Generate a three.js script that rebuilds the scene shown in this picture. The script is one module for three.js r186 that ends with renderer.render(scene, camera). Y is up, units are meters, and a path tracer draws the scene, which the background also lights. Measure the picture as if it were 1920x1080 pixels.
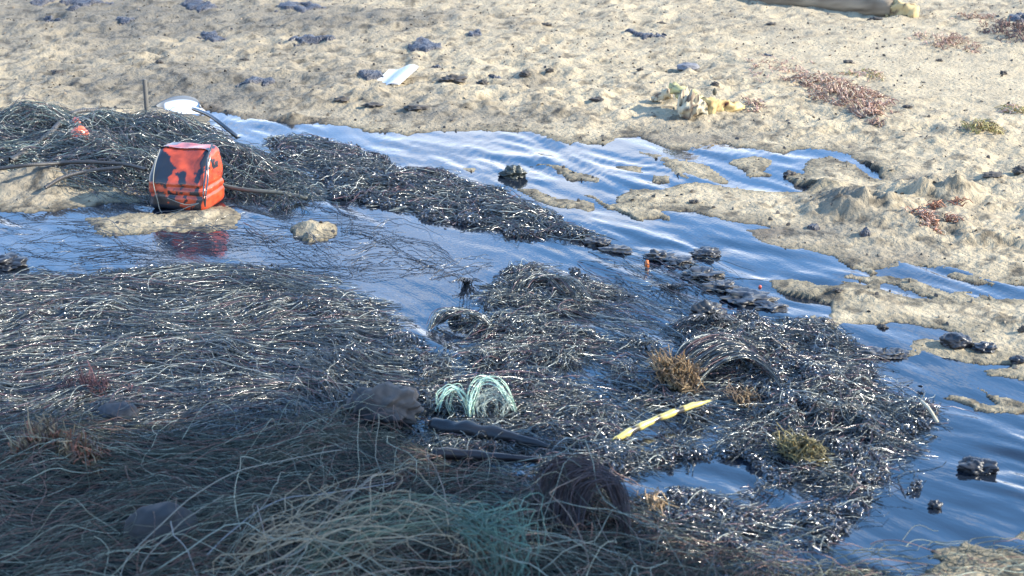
import * as THREE from 'three';
import { ImprovedNoise } from 'three/addons/math/ImprovedNoise.js';
import { mergeGeometries, mergeVertices } from 'three/addons/utils/BufferGeometryUtils.js';

// ---------------------------------------------------------------- camera, sky, sun, exposure
const W = 1024, H = 576, FOV = 24, PITCH = 20, EYE = 1.5;
const scene = new THREE.Scene();
const camera = new THREE.PerspectiveCamera(FOV, W / H, 0.1, 900);
camera.position.set(0, EYE, 0);
camera.rotation.set(-PITCH * Math.PI / 180, 0, 0);
camera.focus = 5.0; camera.userData.fStop = 5.6;
const renderer = new THREE.WebGLRenderer({ antialias: true });
renderer.setSize(W, H);
renderer.toneMapping = THREE.LinearToneMapping;
renderer.toneMappingExposure = 2.75;
renderer.shadowMap.enabled = true;
const SUN_EL = 29, SUN_AZ = -2;                       // azimuth 0 = +x, positive towards -z
const rad = (d) => d * Math.PI / 180;
const sunDir = new THREE.Vector3(Math.cos(rad(SUN_EL)) * Math.cos(rad(SUN_AZ)), Math.sin(rad(SUN_EL)), -Math.cos(rad(SUN_EL)) * Math.sin(rad(SUN_AZ)));
const sun = new THREE.DirectionalLight(new THREE.Color().setRGB(1, 0.93, 0.80), 4.2);
sun.target.position.set(0, 0, -5); sun.position.copy(sunDir).multiplyScalar(20).add(sun.target.position);
sun.castShadow = true; sun.shadow.mapSize.set(4096, 4096);
Object.assign(sun.shadow.camera, { left: -9, right: 9, top: 9, bottom: -9, near: 1, far: 60 });
scene.add(sun, sun.target);

const N0 = new ImprovedNoise();
const noise = (x, y, z = 0) => N0.noise(x + 51.3, y + 17.7, z + 9.1);
function fbm(x, y, z = 0, o = 4) { let s = 0, a = 0.5, f = 1; for (let i = 0; i < o; i++) { s += a * noise(x * f, y * f, z + i * 7.3); f *= 2.07; a *= 0.5; } return s; }
const clamp = (v, a = 0, b = 1) => Math.min(b, Math.max(a, v));
const sstep = (a, b, v) => { const t = clamp((v - a) / (b - a)); return t * t * (3 - 2 * t); };
const lerp = (a, b, t) => a + (b - a) * t;
function rng(seed) { let s = seed >>> 0; return () => { s = (s + 0x6D2B79F5) >>> 0; let t = s; t = Math.imul(t ^ (t >>> 15), t | 1); t ^= t + Math.imul(t ^ (t >>> 7), t | 61); return ((t ^ (t >>> 14)) >>> 0) / 4294967296; }; }

{ // sky: blue overhead, whiter near the horizon, a few soft clouds, brighter round the sun
  const w = 1024, h = 512, d = new Float32Array(w * h * 4);
  for (let j = 0; j < h; j++) for (let i = 0; i < w; i++) {
    const el = ((j + 0.5) / h - 0.5) * Math.PI, az = ((i + 0.5) / w - 0.5) * 2 * Math.PI;
    const x = Math.cos(el) * Math.cos(az), y = Math.sin(el), z = Math.cos(el) * Math.sin(az);
    const e = Math.max(0, el * 180 / Math.PI);
    const t1 = 0.95 * Math.exp(-((e / 9.5) ** 2)), t2 = sstep(14, 75, e);
    let r = lerp(0.14, 0.085, t2), g = lerp(0.38, 0.18, t2), b = lerp(0.82, 0.38, t2);
    r = lerp(r, 1.5, t1); g = lerp(g, 1.53, t1); b = lerp(b, 1.56, t1);
    const c = Math.max(0, x * sunDir.x + y * sunDir.y + z * sunDir.z);
    const gl = 0.25 * Math.pow(c, 6) + 0.5 * Math.pow(c, 60);
    r += gl; g += gl * 0.95; b += gl * 0.85;
    const q = 1 / (Math.max(y, 0) + 0.22);
    const cl = sstep(0.05, 0.32, fbm(x * q * 1.6, z * q * 1.6, 3.3, 5)) * sstep(2, 7, e) * 0.55;
    r = lerp(r, 0.95, cl); g = lerp(g, 0.97, cl); b = lerp(b, 1.02, cl);
    const k = (j * w + i) * 4; d[k] = r; d[k + 1] = g; d[k + 2] = b; d[k + 3] = 1;
  }
  const sky = new THREE.DataTexture(d, w, h, THREE.RGBAFormat, THREE.FloatType);
  sky.mapping = THREE.EquirectangularReflectionMapping; sky.magFilter = THREE.LinearFilter; sky.needsUpdate = true;
  scene.background = sky; scene.environment = sky;
}

// ---------------------------------------------------------------- survey: where a sight line of the photograph meets the beach
const FPX = 540 / Math.tan(rad(FOV / 2)), SP = Math.sin(rad(PITCH)), CP = Math.cos(rad(PITCH));
function G(px, py, h = 0) {
  const dx = (px - 960) / FPX, dy = (540 - py) / FPX;
  const y = dy * CP - SP, z = -dy * SP - CP, t = (h - EYE) / y;
  return new THREE.Vector3(dx * t, h, z * t);
}
function blob(px, py, rx, ry, h) { const c = G(px, py), a = G(px + rx, py), b = G(px, py - ry); return { x: c.x, z: c.z, rx: Math.abs(a.x - c.x), rz: Math.abs(b.z - c.z), h }; }
const bump = (b, x, z) => { const u = (x - b.x) / b.rx, v = (z - b.z) / b.rz, q = u * u + v * v; return q > 6 ? 0 : b.h * Math.exp(-q * 1.3); };
function ground(list) { const o = []; for (let i = 0; i < list.length; i += 2) { const p = G(list[i], list[i + 1]); o.push(p.x, p.z); } return o; }
function sdf(poly, x, z) {                             // positive inside
  let d = 1e9, inside = false; const n = poly.length;
  for (let i = 0, j = n - 2; i < n; j = i, i += 2) {
    const ax = poly[j], az = poly[j + 1], bx = poly[i], bz = poly[i + 1];
    const ex = bx - ax, ez = bz - az, wx = x - ax, wz = z - az;
    const t = clamp((wx * ex + wz * ez) / (ex * ex + ez * ez + 1e-12));
    const qx = wx - ex * t, qz = wz - ez * t, dd = qx * qx + qz * qz;
    if (dd < d) d = dd;
    if ((az > z) !== (bz > z) && x < (bx - ax) * (z - az) / (bz - az) + ax) inside = !inside;
  }
  d = Math.sqrt(d); return inside ? d : -d;
}

// ---------------------------------------------------------------- naming helpers
const taken = new Map();
function numbered(name) { const n = taken.get(name) || 0; taken.set(name, n + 1); return n ? `${name}_${String(n).padStart(3, '0')}` : name; }
function tag(o, label, category, group) { Object.assign(o.userData, { label, category }); if (group) o.userData.group = group; return o; }
function thing(name, label, category, pos, group) { const o = new THREE.Group(); o.name = numbered(name); o.position.copy(pos); scene.add(o); return tag(o, label, category, group); }
function part(parent, name, geometry, material, kind, local) {
  const m = new THREE.Mesh(geometry, material); m.name = name; m.castShadow = m.receiveShadow = true;
  if (!local) { parent.updateWorldMatrix(true, false); geometry.applyMatrix4(parent.matrixWorld.clone().invert()); }
  if (kind) m.userData.kind = kind; parent.add(m); return m;
}
function single(name, label, category, pos, geometry, material, group) {
  geometry.translate(-pos.x, -pos.y, -pos.z);
  const m = new THREE.Mesh(geometry, material); m.name = numbered(name); m.position.copy(pos); m.castShadow = m.receiveShadow = true; scene.add(m);
  return tag(m, label, category, group);
}
function structure(name, geometry, material) { const m = new THREE.Mesh(geometry, material); m.name = name; m.userData.kind = 'structure'; m.castShadow = m.receiveShadow = true; scene.add(m); return m; }

// ---------------------------------------------------------------- materials
function grainTexture(size, fn) {
  const d = new Uint8Array(size * size * 4);
  for (let j = 0; j < size; j++) for (let i = 0; i < size; i++) { const v = clamp(fn(i, j)) * 255, k = (j * size + i) * 4; d[k] = d[k + 1] = d[k + 2] = v; d[k + 3] = 255; }
  const t = new THREE.DataTexture(d, size, size); t.wrapS = t.wrapT = THREE.RepeatWrapping; t.magFilter = THREE.LinearFilter; t.minFilter = THREE.LinearMipmapLinearFilter; t.generateMipmaps = true; t.needsUpdate = true; return t;
}
const gr = rng(4);
const sandBump = (() => { // wraps: noise on two circles would be costly, so blend the four corners
  const n = 1024, raw = (i, j) => 0.5 + 0.55 * fbm(i / 26, j / 26, 1, 5) + 0.25 * Math.pow(Math.max(0, fbm(i / 9, j / 9, 5, 3)), 1) ;
  return grainTexture(n, (i, j) => { const u = sstep(0.8, 1, i / n), v = sstep(0.8, 1, j / n); const a = lerp(raw(i, j), raw(i - n, j), u), b = lerp(raw(i, j - n), raw(i - n, j - n), u); return lerp(a, b, v) + (gr() - 0.5) * 0.12; });
})();
const oilyBump = (() => { const n = 512, raw = (i, j) => 0.5 + 0.7 * fbm(i / 9, j / 9, 4, 4); return grainTexture(n, (i, j) => { const u = sstep(0.8, 1, i / n), v = sstep(0.8, 1, j / n); return lerp(lerp(raw(i, j), raw(i - n, j), u), lerp(raw(i, j - n), raw(i - n, j - n), u), v); }); })();
const C = (r, g, b) => new THREE.Color().setRGB(r, g, b);
const M = {
  sand: new THREE.MeshStandardMaterial({ vertexColors: true, roughness: 0.95, bumpMap: sandBump, bumpScale: 0.016 }),
  water: new THREE.MeshPhysicalMaterial({ color: C(0.010, 0.015, 0.024), roughness: 0.05, ior: 1.85, bumpMap: oilyBump, bumpScale: 0.0005 }),
  strand: new THREE.MeshPhysicalMaterial({ vertexColors: true, roughness: 0.22, ior: 2.0 }),
  dry: new THREE.MeshPhysicalMaterial({ vertexColors: true, roughness: 0.5, ior: 1.5 }),
  mass: new THREE.MeshPhysicalMaterial({ color: C(0.02, 0.024, 0.027), roughness: 0.24, ior: 1.55, bumpMap: oilyBump, bumpScale: 0.012 }),
  lump: new THREE.MeshPhysicalMaterial({ vertexColors: true, roughness: 0.4, ior: 1.5, bumpMap: oilyBump, bumpScale: 0.01 }),
  tar: new THREE.MeshPhysicalMaterial({ color: C(0.045, 0.045, 0.055), roughness: 0.42, ior: 1.5, bumpMap: oilyBump, bumpScale: 0.02 }),
  bits: new THREE.MeshPhysicalMaterial({ color: C(1, 1, 1), roughness: 0.18, ior: 2.1, vertexColors: false }),
  plain: new THREE.MeshStandardMaterial({ vertexColors: true, roughness: 0.8 }),
  weed: new THREE.MeshStandardMaterial({ vertexColors: true, roughness: 0.75 }),
  white: new THREE.MeshStandardMaterial({ vertexColors: true, roughness: 0.5 }),
  paint: new THREE.MeshPhysicalMaterial({ vertexColors: true, roughness: 0.34, clearcoat: 0.4, clearcoatRoughness: 0.25 }),
};

// ---------------------------------------------------------------- the ground
const pond = ground([-400, 385, 0, 392, 60, 400, 130, 390, 300, 376, 420, 330, 400, 230, 350, 200, 390, 206, 430, 216, 480, 229, 560, 232, 620, 231, 660, 238, 700, 246, 760, 256, 810, 250, 880, 245, 943, 243, 990, 250, 1015, 259, 1040, 267, 1085, 272, 1133, 273, 1145, 264, 1157, 257, 1193, 255, 1223, 263, 1260, 277, 1300, 282, 1353, 271, 1390, 273, 1430, 283, 1457, 287, 1497, 280, 1547, 283, 1590, 294, 1630, 312, 1662, 336, 1640, 330, 1600, 311, 1563, 296, 1520, 301, 1512, 317, 1480, 333, 1487, 343, 1533, 352, 1515, 360, 1440, 360, 1380, 351, 1330, 343, 1270, 347, 1200, 352, 1160, 361, 1153, 377, 1185, 391, 1240, 399, 1290, 393, 1330, 409, 1390, 415, 1453, 428, 1400, 432, 1430, 457, 1467, 470, 1530, 472, 1560, 483, 1573, 497, 1613, 500, 1690, 505, 1712, 497, 1747, 503, 1783, 508, 1800, 520, 1815, 530, 1880, 532, 2100, 545, 2100, 575, 1890, 560, 1850, 552, 1813, 550, 1773, 547, 1730, 530, 1710, 522, 1663, 523, 1700, 540, 1757, 560, 1727, 562, 1680, 548, 1620, 535, 1580, 530, 1547, 537, 1520, 533, 1487, 527, 1447, 523, 1452, 540, 1500, 553, 1563, 573, 1560, 587, 1510, 587, 1513, 607, 1563, 617, 1647, 610, 1680, 608, 1782, 612, 1800, 624, 1763, 637, 1697, 640, 1690, 655, 1710, 668, 1780, 677, 1893, 681, 1890, 690, 1838, 694, 1868, 710, 1920, 718, 2200, 740, 2200, 985, 1920, 996, 1900, 1002, 1895, 1019, 1813, 1024, 1747, 1031, 1770, 1047, 1700, 1085, 1600, 1300, -600, 1300]);
const islands = [
  [1200, 285, 1240, 290, 1290, 299, 1335, 316, 1372, 342, 1330, 341, 1290, 338, 1262, 322, 1225, 300],
  [1363, 304, 1397, 291, 1447, 298, 1454, 310, 1434, 318, 1447, 329, 1410, 334, 1388, 318],
  [1160, 314, 1203, 316, 1200, 325, 1166, 322], [1223, 327, 1267, 331, 1262, 340, 1226, 338],
  [1000, 311, 1060, 313, 1102, 328, 1118, 343, 1085, 338, 1040, 322], [985, 360, 1040, 366, 1113, 382, 1105, 396, 1060, 392, 1000, 378],
  [540, 432, 565, 419, 600, 416, 630, 424, 636, 440, 615, 456, 580, 458, 550, 448],
  [160, 413, 240, 402, 290, 404, 330, 396, 380, 388, 440, 388, 449, 402, 444, 428, 380, 438, 300, 430, 270, 440, 172, 440],
  [840, 318, 880, 313, 905, 318, 880, 324], [1070, 424, 1110, 426, 1130, 440, 1090, 438], [1810, 745, 1900, 752, 2000, 770, 1900, 772, 1830, 760],
].map(ground);
const hills = [blob(1590, 392, 80, 24, 0.065), blob(1540, 352, 60, 14, 0.035), blob(1650, 402, 50, 12, 0.05), blob(1742, 362, 80, 20, 0.06), blob(1725, 376, 50, 12, 0.03), blob(1800, 378, 60, 10, 0.04), blob(1660, 320, 60, 14, 0.03), blob(1850, 250, 100, 20, 0.04), blob(1640, 235, 60, 10, 0.03), blob(1000, 150, 30, 8, 0.05), blob(1015, 168, 40, 6, -0.09), blob(1100, 190, 90, 12, 0.03), blob(900, 180, 120, 12, 0.03), blob(680, 190, 90, 12, 0.03), blob(620, 50, 200, 14, 0.03), blob(800, 60, 130, 10, 0.025), blob(560, 225, 60, 6, 0.03), blob(588, 436, 50, 18, 0.035), blob(390, 405, 60, 12, 0.02), blob(1560, 550, 100, 12, 0.015), blob(60, 355, 100, 22, 0.035), blob(1880, 470, 60, 12, -0.05), blob(150, 60, 160, 22, 0.03), blob(300, 140, 160, 22, 0.02)];
const smoothAreas = [blob(1800, 150, 260, 110, 1), blob(1480, 100, 150, 60, 0.5), blob(1150, 80, 140, 40, 0.3)];
const greys = [blob(200, 40, 420, 60, 0.9), blob(330, 190, 340, 40, 0.45), blob(880, 225, 260, 14, 0.45), blob(1350, 262, 200, 10, 0.4), blob(700, 45, 260, 30, 0.7), blob(560, 160, 260, 60, 0.45), blob(250, 150, 260, 40, 0.5), blob(60, 355, 110, 30, 0.8), blob(1400, 60, 160, 30, 0.35), blob(1590, 392, 70, 22, 0.8), blob(1742, 352, 60, 24, 0.9), blob(1500, 440, 140, 22, 0.7), blob(1330, 500, 60, 20, 0.8), blob(800, 200, 150, 22, 0.3), blob(1000, 160, 70, 10, 0.5), blob(1300, 240, 160, 20, 0.35), blob(1700, 480, 160, 18, 0.4)];
const strips = [blob(1060, 350, 90, 36, 1.2), blob(1200, 400, 90, 24, 0.7), blob(780, 285, 110, 16, 0.8), blob(1600, 520, 150, 16, 1.0), blob(1480, 560, 90, 20, 1.0), blob(1800, 740, 140, 30, 0.9), blob(1830, 950, 110, 30, 0.8), blob(960, 300, 120, 14, 0.6)];   // bars of sand just awash in the stream
function shore(x, z) {                                 // positive on land
  const wx = x + 0.035 * noise(x * 9, z * 5) + 0.010 * noise(x * 24, z * 15) + 0.006 * noise(x * 70, z * 45), wz = z + 0.07 * noise(x * 7, z * 5, 4) + 0.02 * noise(x * 22, z * 13, 8) + 0.012 * noise(x * 66, z * 40, 2);
  let w = sdf(pond, wx, wz);
  for (const p of islands) w = Math.min(w, -sdf(p, wx, wz));
  let st = 0; for (const b of strips) st += bump(b, x, z);
  if (st > 0.03 && w > 0) w -= 0.22 * st * sstep(0.02, 0.4, fbm((wx * 0.62 + wz * 0.78) * 2.2, (wx * 0.78 - wz * 0.62) * 9, 44, 3));
  return -w;
}
function pits(x, z) {                                  // footprints and scuffs trampled into the sand
  let s = 0; const c = 0.34, ix = Math.floor(x / c), iz = Math.floor(z / c);
  for (let a = -1; a <= 1; a++) for (let b = -1; b <= 1; b++) {
    const i = ix + a, j = iz + b, h = Math.abs(Math.sin(i * 127.1 + j * 311.7) * 43758.5453) % 1, k = Math.abs(Math.sin(i * 269.5 + j * 183.3) * 43758.5453) % 1;
    if (h < 0.35) continue;
    const px = (i + 0.2 + 0.6 * h) * c, pz = (j + 0.2 + 0.6 * k) * c, r = 0.07 + 0.09 * k, an = 6.28 * ((h * 13.7) % 1);
    const u = ((x - px) * Math.cos(an) + (z - pz) * Math.sin(an)) / r, v = (-(x - px) * Math.sin(an) + (z - pz) * Math.cos(an)) / (r * 0.55), q = Math.sqrt(u * u + v * v);
    if (q < 2) s += r * (-0.19 * Math.exp(-q * q * 1.6) + 0.10 * Math.exp(-(q - 1.1) * (q - 1.1) * 9));
  }
  return s;
}
function landAt(x, z, out) {
  const d = shore(x, z), dz = 0.0005 * z * z, a3 = clamp(1.5 - dz * 25), a4 = clamp(1.35 - dz * 50);
  let h;
  let rough = 1; for (const b of smoothAreas) rough -= 0.75 * bump(b, x, z); rough = clamp(rough, 0.22, 1);
  if (d > 0) {
    const inland = sstep(0, 0.4, d);
    h = 0.002 + 0.02 * sstep(0, 0.45, d);
    const n4 = a4 && a4 * fbm(x * 48, z * 40, 19, 3); const n1 = fbm(x * 3.1, z * 2.3, 2, 3), n2 = 1 - Math.abs(fbm(x * 8, z * 5.5, 6, 3)) * 3.2, n3 = a3 * fbm(x * 22, z * 19, 9, 3);
    h += (0.12 + 0.88 * inland) * (rough * (0.045 * n1 + 0.006 * n2 + 0.016 * n3 + 0.034 * fbm(x * 8.5, z * 7.5, 37, 2) + 0.6 * pits(x, z)) + 0.003 * n3) + (0.12 + 0.88 * inland) * rough * 0.016 * n4 * (0.4 + sstep(-0.1, 0.2, fbm(x * 2.1, z * 1.6, 27, 3)));
    let hs = 0; for (const b of hills) hs += bump(b, x, z); h += hs * (0.7 + 1.4 * fbm(x * 11, z * 8, 14, 4)) + clamp(Math.abs(hs), 0, 0.05) * 0.4 * fbm(x * 24, z * 24, 16, 3);
    h = Math.max(h, 0.0025 + 0.006 * clamp(d / 0.05) * (0.5 + n3));
  } else h = -0.006 - 0.04 * sstep(0, 0.2, -d);
  if (out) { out.d = d; out.rough = rough; out.a3 = a3; out.a4 = a4; }
  return h;
}
{
  const rows = [], cols = [];
  for (let z = -6; z < 1.7; z += 0.7) rows.push(z);
  for (let z = 1.75; z < 12.2; z += 0.0005 * z * z + 0.0008) rows.push(z);
  for (let z = 12.3, s = 0.12; z < 500; z += s, s *= 1.13) rows.push(z);
  const NC = 430;
  for (let i = 0; i <= NC; i++) cols.push((i / NC * 2 - 1) * 0.44);
  const far = [0.5, 0.65, 0.9, 1.4, 2.4, 5, 12, 40]; cols.push(...far); cols.unshift(...far.map((v) => -v).reverse());
  const nr = rows.length, nc = cols.length, pos = new Float32Array(nr * nc * 3), col = new Float32Array(nr * nc * 3), uv = new Float32Array(nr * nc * 2), idx = [];
  const o = {};
  for (let r = 0; r < nr; r++) for (let c = 0; c < nc; c++) {
    const k = r * nc + c, z = -rows[r], x = cols[c] * (Math.max(rows[r], 1.75) + 0.45);
    const near = rows[r] > 1.2 && rows[r] < 16 && Math.abs(cols[c]) < 1.5;
    let h = near ? landAt(x, z, o) : (o.d = 1, o.rough = 0.4, 0.03 + 0.05 * fbm(x * 0.4, z * 0.4, 2, 3));
    if (rows[r] <= 1.2) { h = -0.03; o.d = -1; }
    pos.set([x, h, z], k * 3); uv.set([x * 1.05, z * 1.05], k * 2);
    let gy = 0; for (const b of greys) gy += bump(b, x, z);
    gy = clamp(gy * 1.25 + 0.75 * fbm(x * 2.3, z * 1.7, 12, 5) + (o.rough > 0.8 ? 0.02 : -0.12));
    const tone = 1 + 0.34 * fbm(x * 7, z * 5, 20, 4) + 0.6 * (o.a4 ?? 0) * fbm(x * 40, z * 34, 22, 3) + 0.3 * (o.a3 ?? 0) * fbm(x * 17, z * 15, 25, 2), speck = sstep(0.12, 0.28, fbm(x * 13, z * 9, 31, 5)) * 0.65 * o.rough;
    let R = lerp(0.385, 0.15, gy), Gc = lerp(0.312, 0.13, gy), B = lerp(0.2, 0.096, gy);
    const crack = 0.5 * o.rough * sstep(0.80, 0.95, 1 - Math.abs(fbm(x * 8, z * 5, 51, 4)) * 2.2) * sstep(-0.05, 0.15, fbm(x * 2.6, z * 2, 53, 2)); const wet = sstep(0.13, 0.0, o.d + 0.06 * noise(x * 9, z * 7, 40)) * 0.5;
    const m = tone * (1 - crack) * (1 - speck) * (1 - wet);
    R = lerp(R, 0.30, wet * 0.3);
    if (o.d < 0) { R = 0.05; Gc = 0.045; B = 0.04; }
    col.set([R * m, Gc * m, B * m], k * 3);
  }
  for (let r = 0; r < nr - 1; r++) for (let c = 0; c < nc - 1; c++) { const a = r * nc + c, b = a + 1, e = a + nc, f = e + 1; idx.push(a, b, f, a, f, e); }
  const g = new THREE.BufferGeometry();
  g.setAttribute('position', new THREE.BufferAttribute(pos, 3)); g.setAttribute('color', new THREE.BufferAttribute(col, 3)); g.setAttribute('uv', new THREE.BufferAttribute(uv, 2));
  g.setIndex(idx); g.computeVertexNormals();
  structure('sand', g, M.sand);
}
{ // the oil-covered water, one sheet; its ripples run with the stream
  const rows = [], NC = 500; for (let z = 1.3; z < 7.6; z += 0.00095 * z * z + 0.001) rows.push(z);
  const nr = rows.length, nc = NC + 1, pos = new Float32Array(nr * nc * 3), uv = new Float32Array(nr * nc * 2), wet = new Uint8Array(nr * nc), idx = [];
  const calm = [blob(300, 470, 420, 60, 1), blob(760, 460, 240, 70, 0.9), blob(1430, 320, 130, 36, 0.7), blob(1600, 490, 260, 24, 0.4), blob(1290, 900, 160, 40, 0.4)];
  for (let r = 0; r < nr; r++) for (let c = 0; c < nc; c++) {
    const k = r * nc + c, z = -rows[r], x = (c / NC * 2 - 1) * 0.46 * (rows[r] + 0.45);
    const wx = x + 0.10 * noise(x * 2.2, z * 1.6, 3), wz = z + 0.12 * noise(x * 1.9, z * 1.7, 8);
    const u = wx * 0.62 + wz * 0.78, v = wx * 0.78 - wz * 0.62;
    let a = 1; for (const b of calm) a -= bump(b, x, z) * 0.95; a = clamp(a, 0.06, 1);
    const flow = 0.4 + 1.2 * sstep(-0.25, 0.3, fbm(x * 1.6, z * 1.3, 60, 2));
    const h = 1.25 * a * flow * (0.006 * noise(u * 2.2, v * 7, 70) + 0.0042 * noise(u * 4.5, v * 17, 71) + 0.0017 * noise(u * 11, v * 38, 72)) + 0.0007 * noise(x * 3, z * 2, 75);
    pos.set([x, h, z], k * 3); uv.set([u * 0.8, v * 2.4], k * 2); wet[k] = rows[r] < 1.8 || shore(x, z) < 0.12 ? 1 : 0;
  }
  for (let r = 0; r < nr - 1; r++) for (let c = 0; c < nc - 1; c++) { const a = r * nc + c, b = a + 1, e = a + nc, f = e + 1; if (wet[a] || wet[b] || wet[e] || wet[f]) idx.push(a, b, f, a, f, e); }
  const g = new THREE.BufferGeometry(); g.setAttribute('position', new THREE.BufferAttribute(pos, 3)); g.setAttribute('uv', new THREE.BufferAttribute(uv, 2)); g.setIndex(idx); g.computeVertexNormals();
  structure('water', g, M.water);
}

// ---------------------------------------------------------------- builders for strands, tubes and lumps
class Fibres {
  constructor(bead = 0) { this.bead = bead; this.R = rng(71); this.p = []; this.n = []; this.c = []; this.i = []; this.count = 0; }
  add(pts, r0, r1, color, sides = 3) {                 // pts: flat [x,y,z...]
    const m = pts.length / 3; let base = this.count;
    for (let k = 0; k < m; k++) {
      const a = Math.max(0, k - 1) * 3, b = Math.min(m - 1, k + 1) * 3;
      let tx = pts[b] - pts[a], ty = pts[b + 1] - pts[a + 1], tz = pts[b + 2] - pts[a + 2]; const l = Math.hypot(tx, ty, tz) || 1; tx /= l; ty /= l; tz /= l;
      let bx = tz, by = 0, bz = -tx; const bl = Math.hypot(bx, bz); if (bl < 0.05) { bx = 1; bz = 0; } else { bx /= bl; bz /= bl; }
      const nx = by * tz - bz * ty, ny = bz * tx - bx * tz, nz = bx * ty - by * tx, r = lerp(r0, r1, k / (m - 1));
      const tilt = this.bead * (this.R() * 2 - 1);
      for (let s = 0; s < sides; s++) {
        const an = s / sides * 6.2832 + 0.5, ca = Math.cos(an), sa = Math.sin(an), X = bx * ca + nx * sa, Y = by * ca + ny * sa, Z = bz * ca + nz * sa;
        this.p.push(pts[k * 3] + X * r, pts[k * 3 + 1] + Y * r, pts[k * 3 + 2] + Z * r); if (tilt) { const q = 1 / Math.sqrt(1 + tilt * tilt); this.n.push((X + tx * tilt) * q, (Y + ty * tilt) * q, (Z + tz * tilt) * q); } else this.n.push(X, Y, Z); this.c.push(color[0], color[1], color[2]);
      }
      if (k) for (let s = 0; s < sides; s++) { const q = base + (k - 1) * sides + s, w = base + (k - 1) * sides + (s + 1) % sides; this.i.push(q, w + sides, w, q, q + sides, w + sides); }
    }
    this.count += m * sides;
  }
  build() {
    const g = new THREE.BufferGeometry();
    g.setAttribute('position', new THREE.Float32BufferAttribute(this.p, 3)); g.setAttribute('normal', new THREE.Float32BufferAttribute(this.n, 3)); g.setAttribute('color', new THREE.Float32BufferAttribute(this.c, 3)); g.setIndex(this.i);
    return g;
  }
}
function curve(path, n) {                              // path of [px, py, height]; a smooth run of points in the place
  const c = new THREE.CatmullRomCurve3(path.map((a) => (a.isVector3 ? a : G(a[0], a[1], a[2] || 0))), false, 'centripetal');
  return c.getPoints(n);
}
const flat = (v) => v.flatMap((p) => [p.x, p.y, p.z]);
function bundle(f, path, n, spread, r, color, seed, steps = 22) {   // several strands that run together and stray a little
  const R = rng(seed), c = curve(path, steps);
  for (let k = 0; k < n; k++) {
    const ph = R() * 50, sx = (R() - 0.5) * 2 * spread, sy = (R() - 0.3) * spread, sz = (R() - 0.5) * 2 * spread, o = [], a = Math.floor(R() * steps * 0.15), b = steps - Math.floor(R() * steps * 0.15);
    for (let i = a; i <= b; i++) { const p = c[i], w = 0.5 + 0.8 * Math.sin(i / steps * 3.14); o.push(p.x + sx * w + spread * 0.8 * noise(i * 0.21, ph), p.y + sy * w + spread * 0.5 * noise(i * 0.23, ph, 4), p.z + sz * w + spread * 0.8 * noise(i * 0.19, ph, 8)); }
    f.add(o, r * (0.75 + 0.5 * R()), r * 0.6, color(R));
  }
}
function tube(pts, radii, ring, color, lumpy = 0, freq = 20, seed = 0) {   // tapered, noisy tube with closed ends
  const n = pts.length - 1, v = [], c = [], idx = []; let up = new THREE.Vector3(0.1, 1, 0.05).normalize();
  for (let k = 0; k <= n; k++) {
    const t = pts[Math.min(n, k + 1)].clone().sub(pts[Math.max(0, k - 1)]).normalize(), b = t.clone().cross(up).normalize(), nn = b.clone().cross(t).normalize(), r = radii(k / n);
    for (let s = 0; s < ring; s++) {
      const a = s / ring * 6.28318, d = b.clone().multiplyScalar(Math.cos(a)).addScaledVector(nn, Math.sin(a)), q = pts[k].clone().addScaledVector(d, r);
      const m = lumpy ? r * lumpy * fbm(q.x * freq + seed, q.y * freq, q.z * freq, 3) * 2 : 0; q.addScaledVector(d, m);
      v.push(q.x, q.y, q.z); c.push(...color(q, k / n, a));
      if (k) { const p = (k - 1) * ring + s, w = (k - 1) * ring + (s + 1) % ring; idx.push(p, w + ring, w, p, p + ring, w + ring); }
    }
  }
  for (const [k, e] of [[0, 0], [n, 1]]) { const q = pts[k]; v.push(q.x, q.y, q.z); c.push(...color(q, e, -1)); const o = v.length / 3 - 1; for (let s = 0; s < ring; s++) { const p = k * ring + s, w = k * ring + (s + 1) % ring; e ? idx.push(p, o, w) : idx.push(p, w, o); } }
  const g = new THREE.BufferGeometry(); g.setAttribute('position', new THREE.Float32BufferAttribute(v, 3)); g.setAttribute('color', new THREE.Float32BufferAttribute(c, 3)); g.setIndex(idx); g.computeVertexNormals(); return g;
}
function lump(at, rx, ry, rz, amp, freq, color, seed = 0, detail = 12) {
  let g = new THREE.IcosahedronGeometry(1, detail); g.deleteAttribute('uv'); g.deleteAttribute('normal'); g = mergeVertices(g);
  const p = g.attributes.position, c = [];
  for (let i = 0; i < p.count; i++) {
    const x = p.getX(i), y = p.getY(i), z = p.getZ(i), q = 1 + amp * 2 * fbm(x * freq + seed, y * freq, z * freq, 4);
    p.setXYZ(i, at.x + x * q * rx, at.y + y * q * ry, at.z + z * q * rz); c.push(...color(x, y, z, q));
  }
  g.setAttribute('color', new THREE.Float32BufferAttribute(c, 3)); g.computeVertexNormals(); return g;
}
function rope(pts, r, turns, color) {                  // three strands laid round each other
  const c = new THREE.CatmullRomCurve3(pts, false, 'centripetal'), n = turns * 9, P = c.getSpacedPoints(n), out = new Fibres();
  for (let s = 0; s < 3; s++) {
    const o = [];
    for (let k = 0; k <= n; k++) { const t = P[Math.min(n, k + 1)].clone().sub(P[Math.max(0, k - 1)]).normalize(), b = t.clone().cross(new THREE.Vector3(0, 1, 0.01)).normalize(), u = b.clone().cross(t), a = k / 9 * 6.2832 + s * 2.0944; const q = P[k].clone().addScaledVector(b, Math.cos(a) * r * 0.55).addScaledVector(u, Math.sin(a) * r * 0.55); o.push(q.x, q.y, q.z); }
    out.add(o, r * 0.56, r * 0.56, color, 6);
  }
  return out.build();
}

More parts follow.
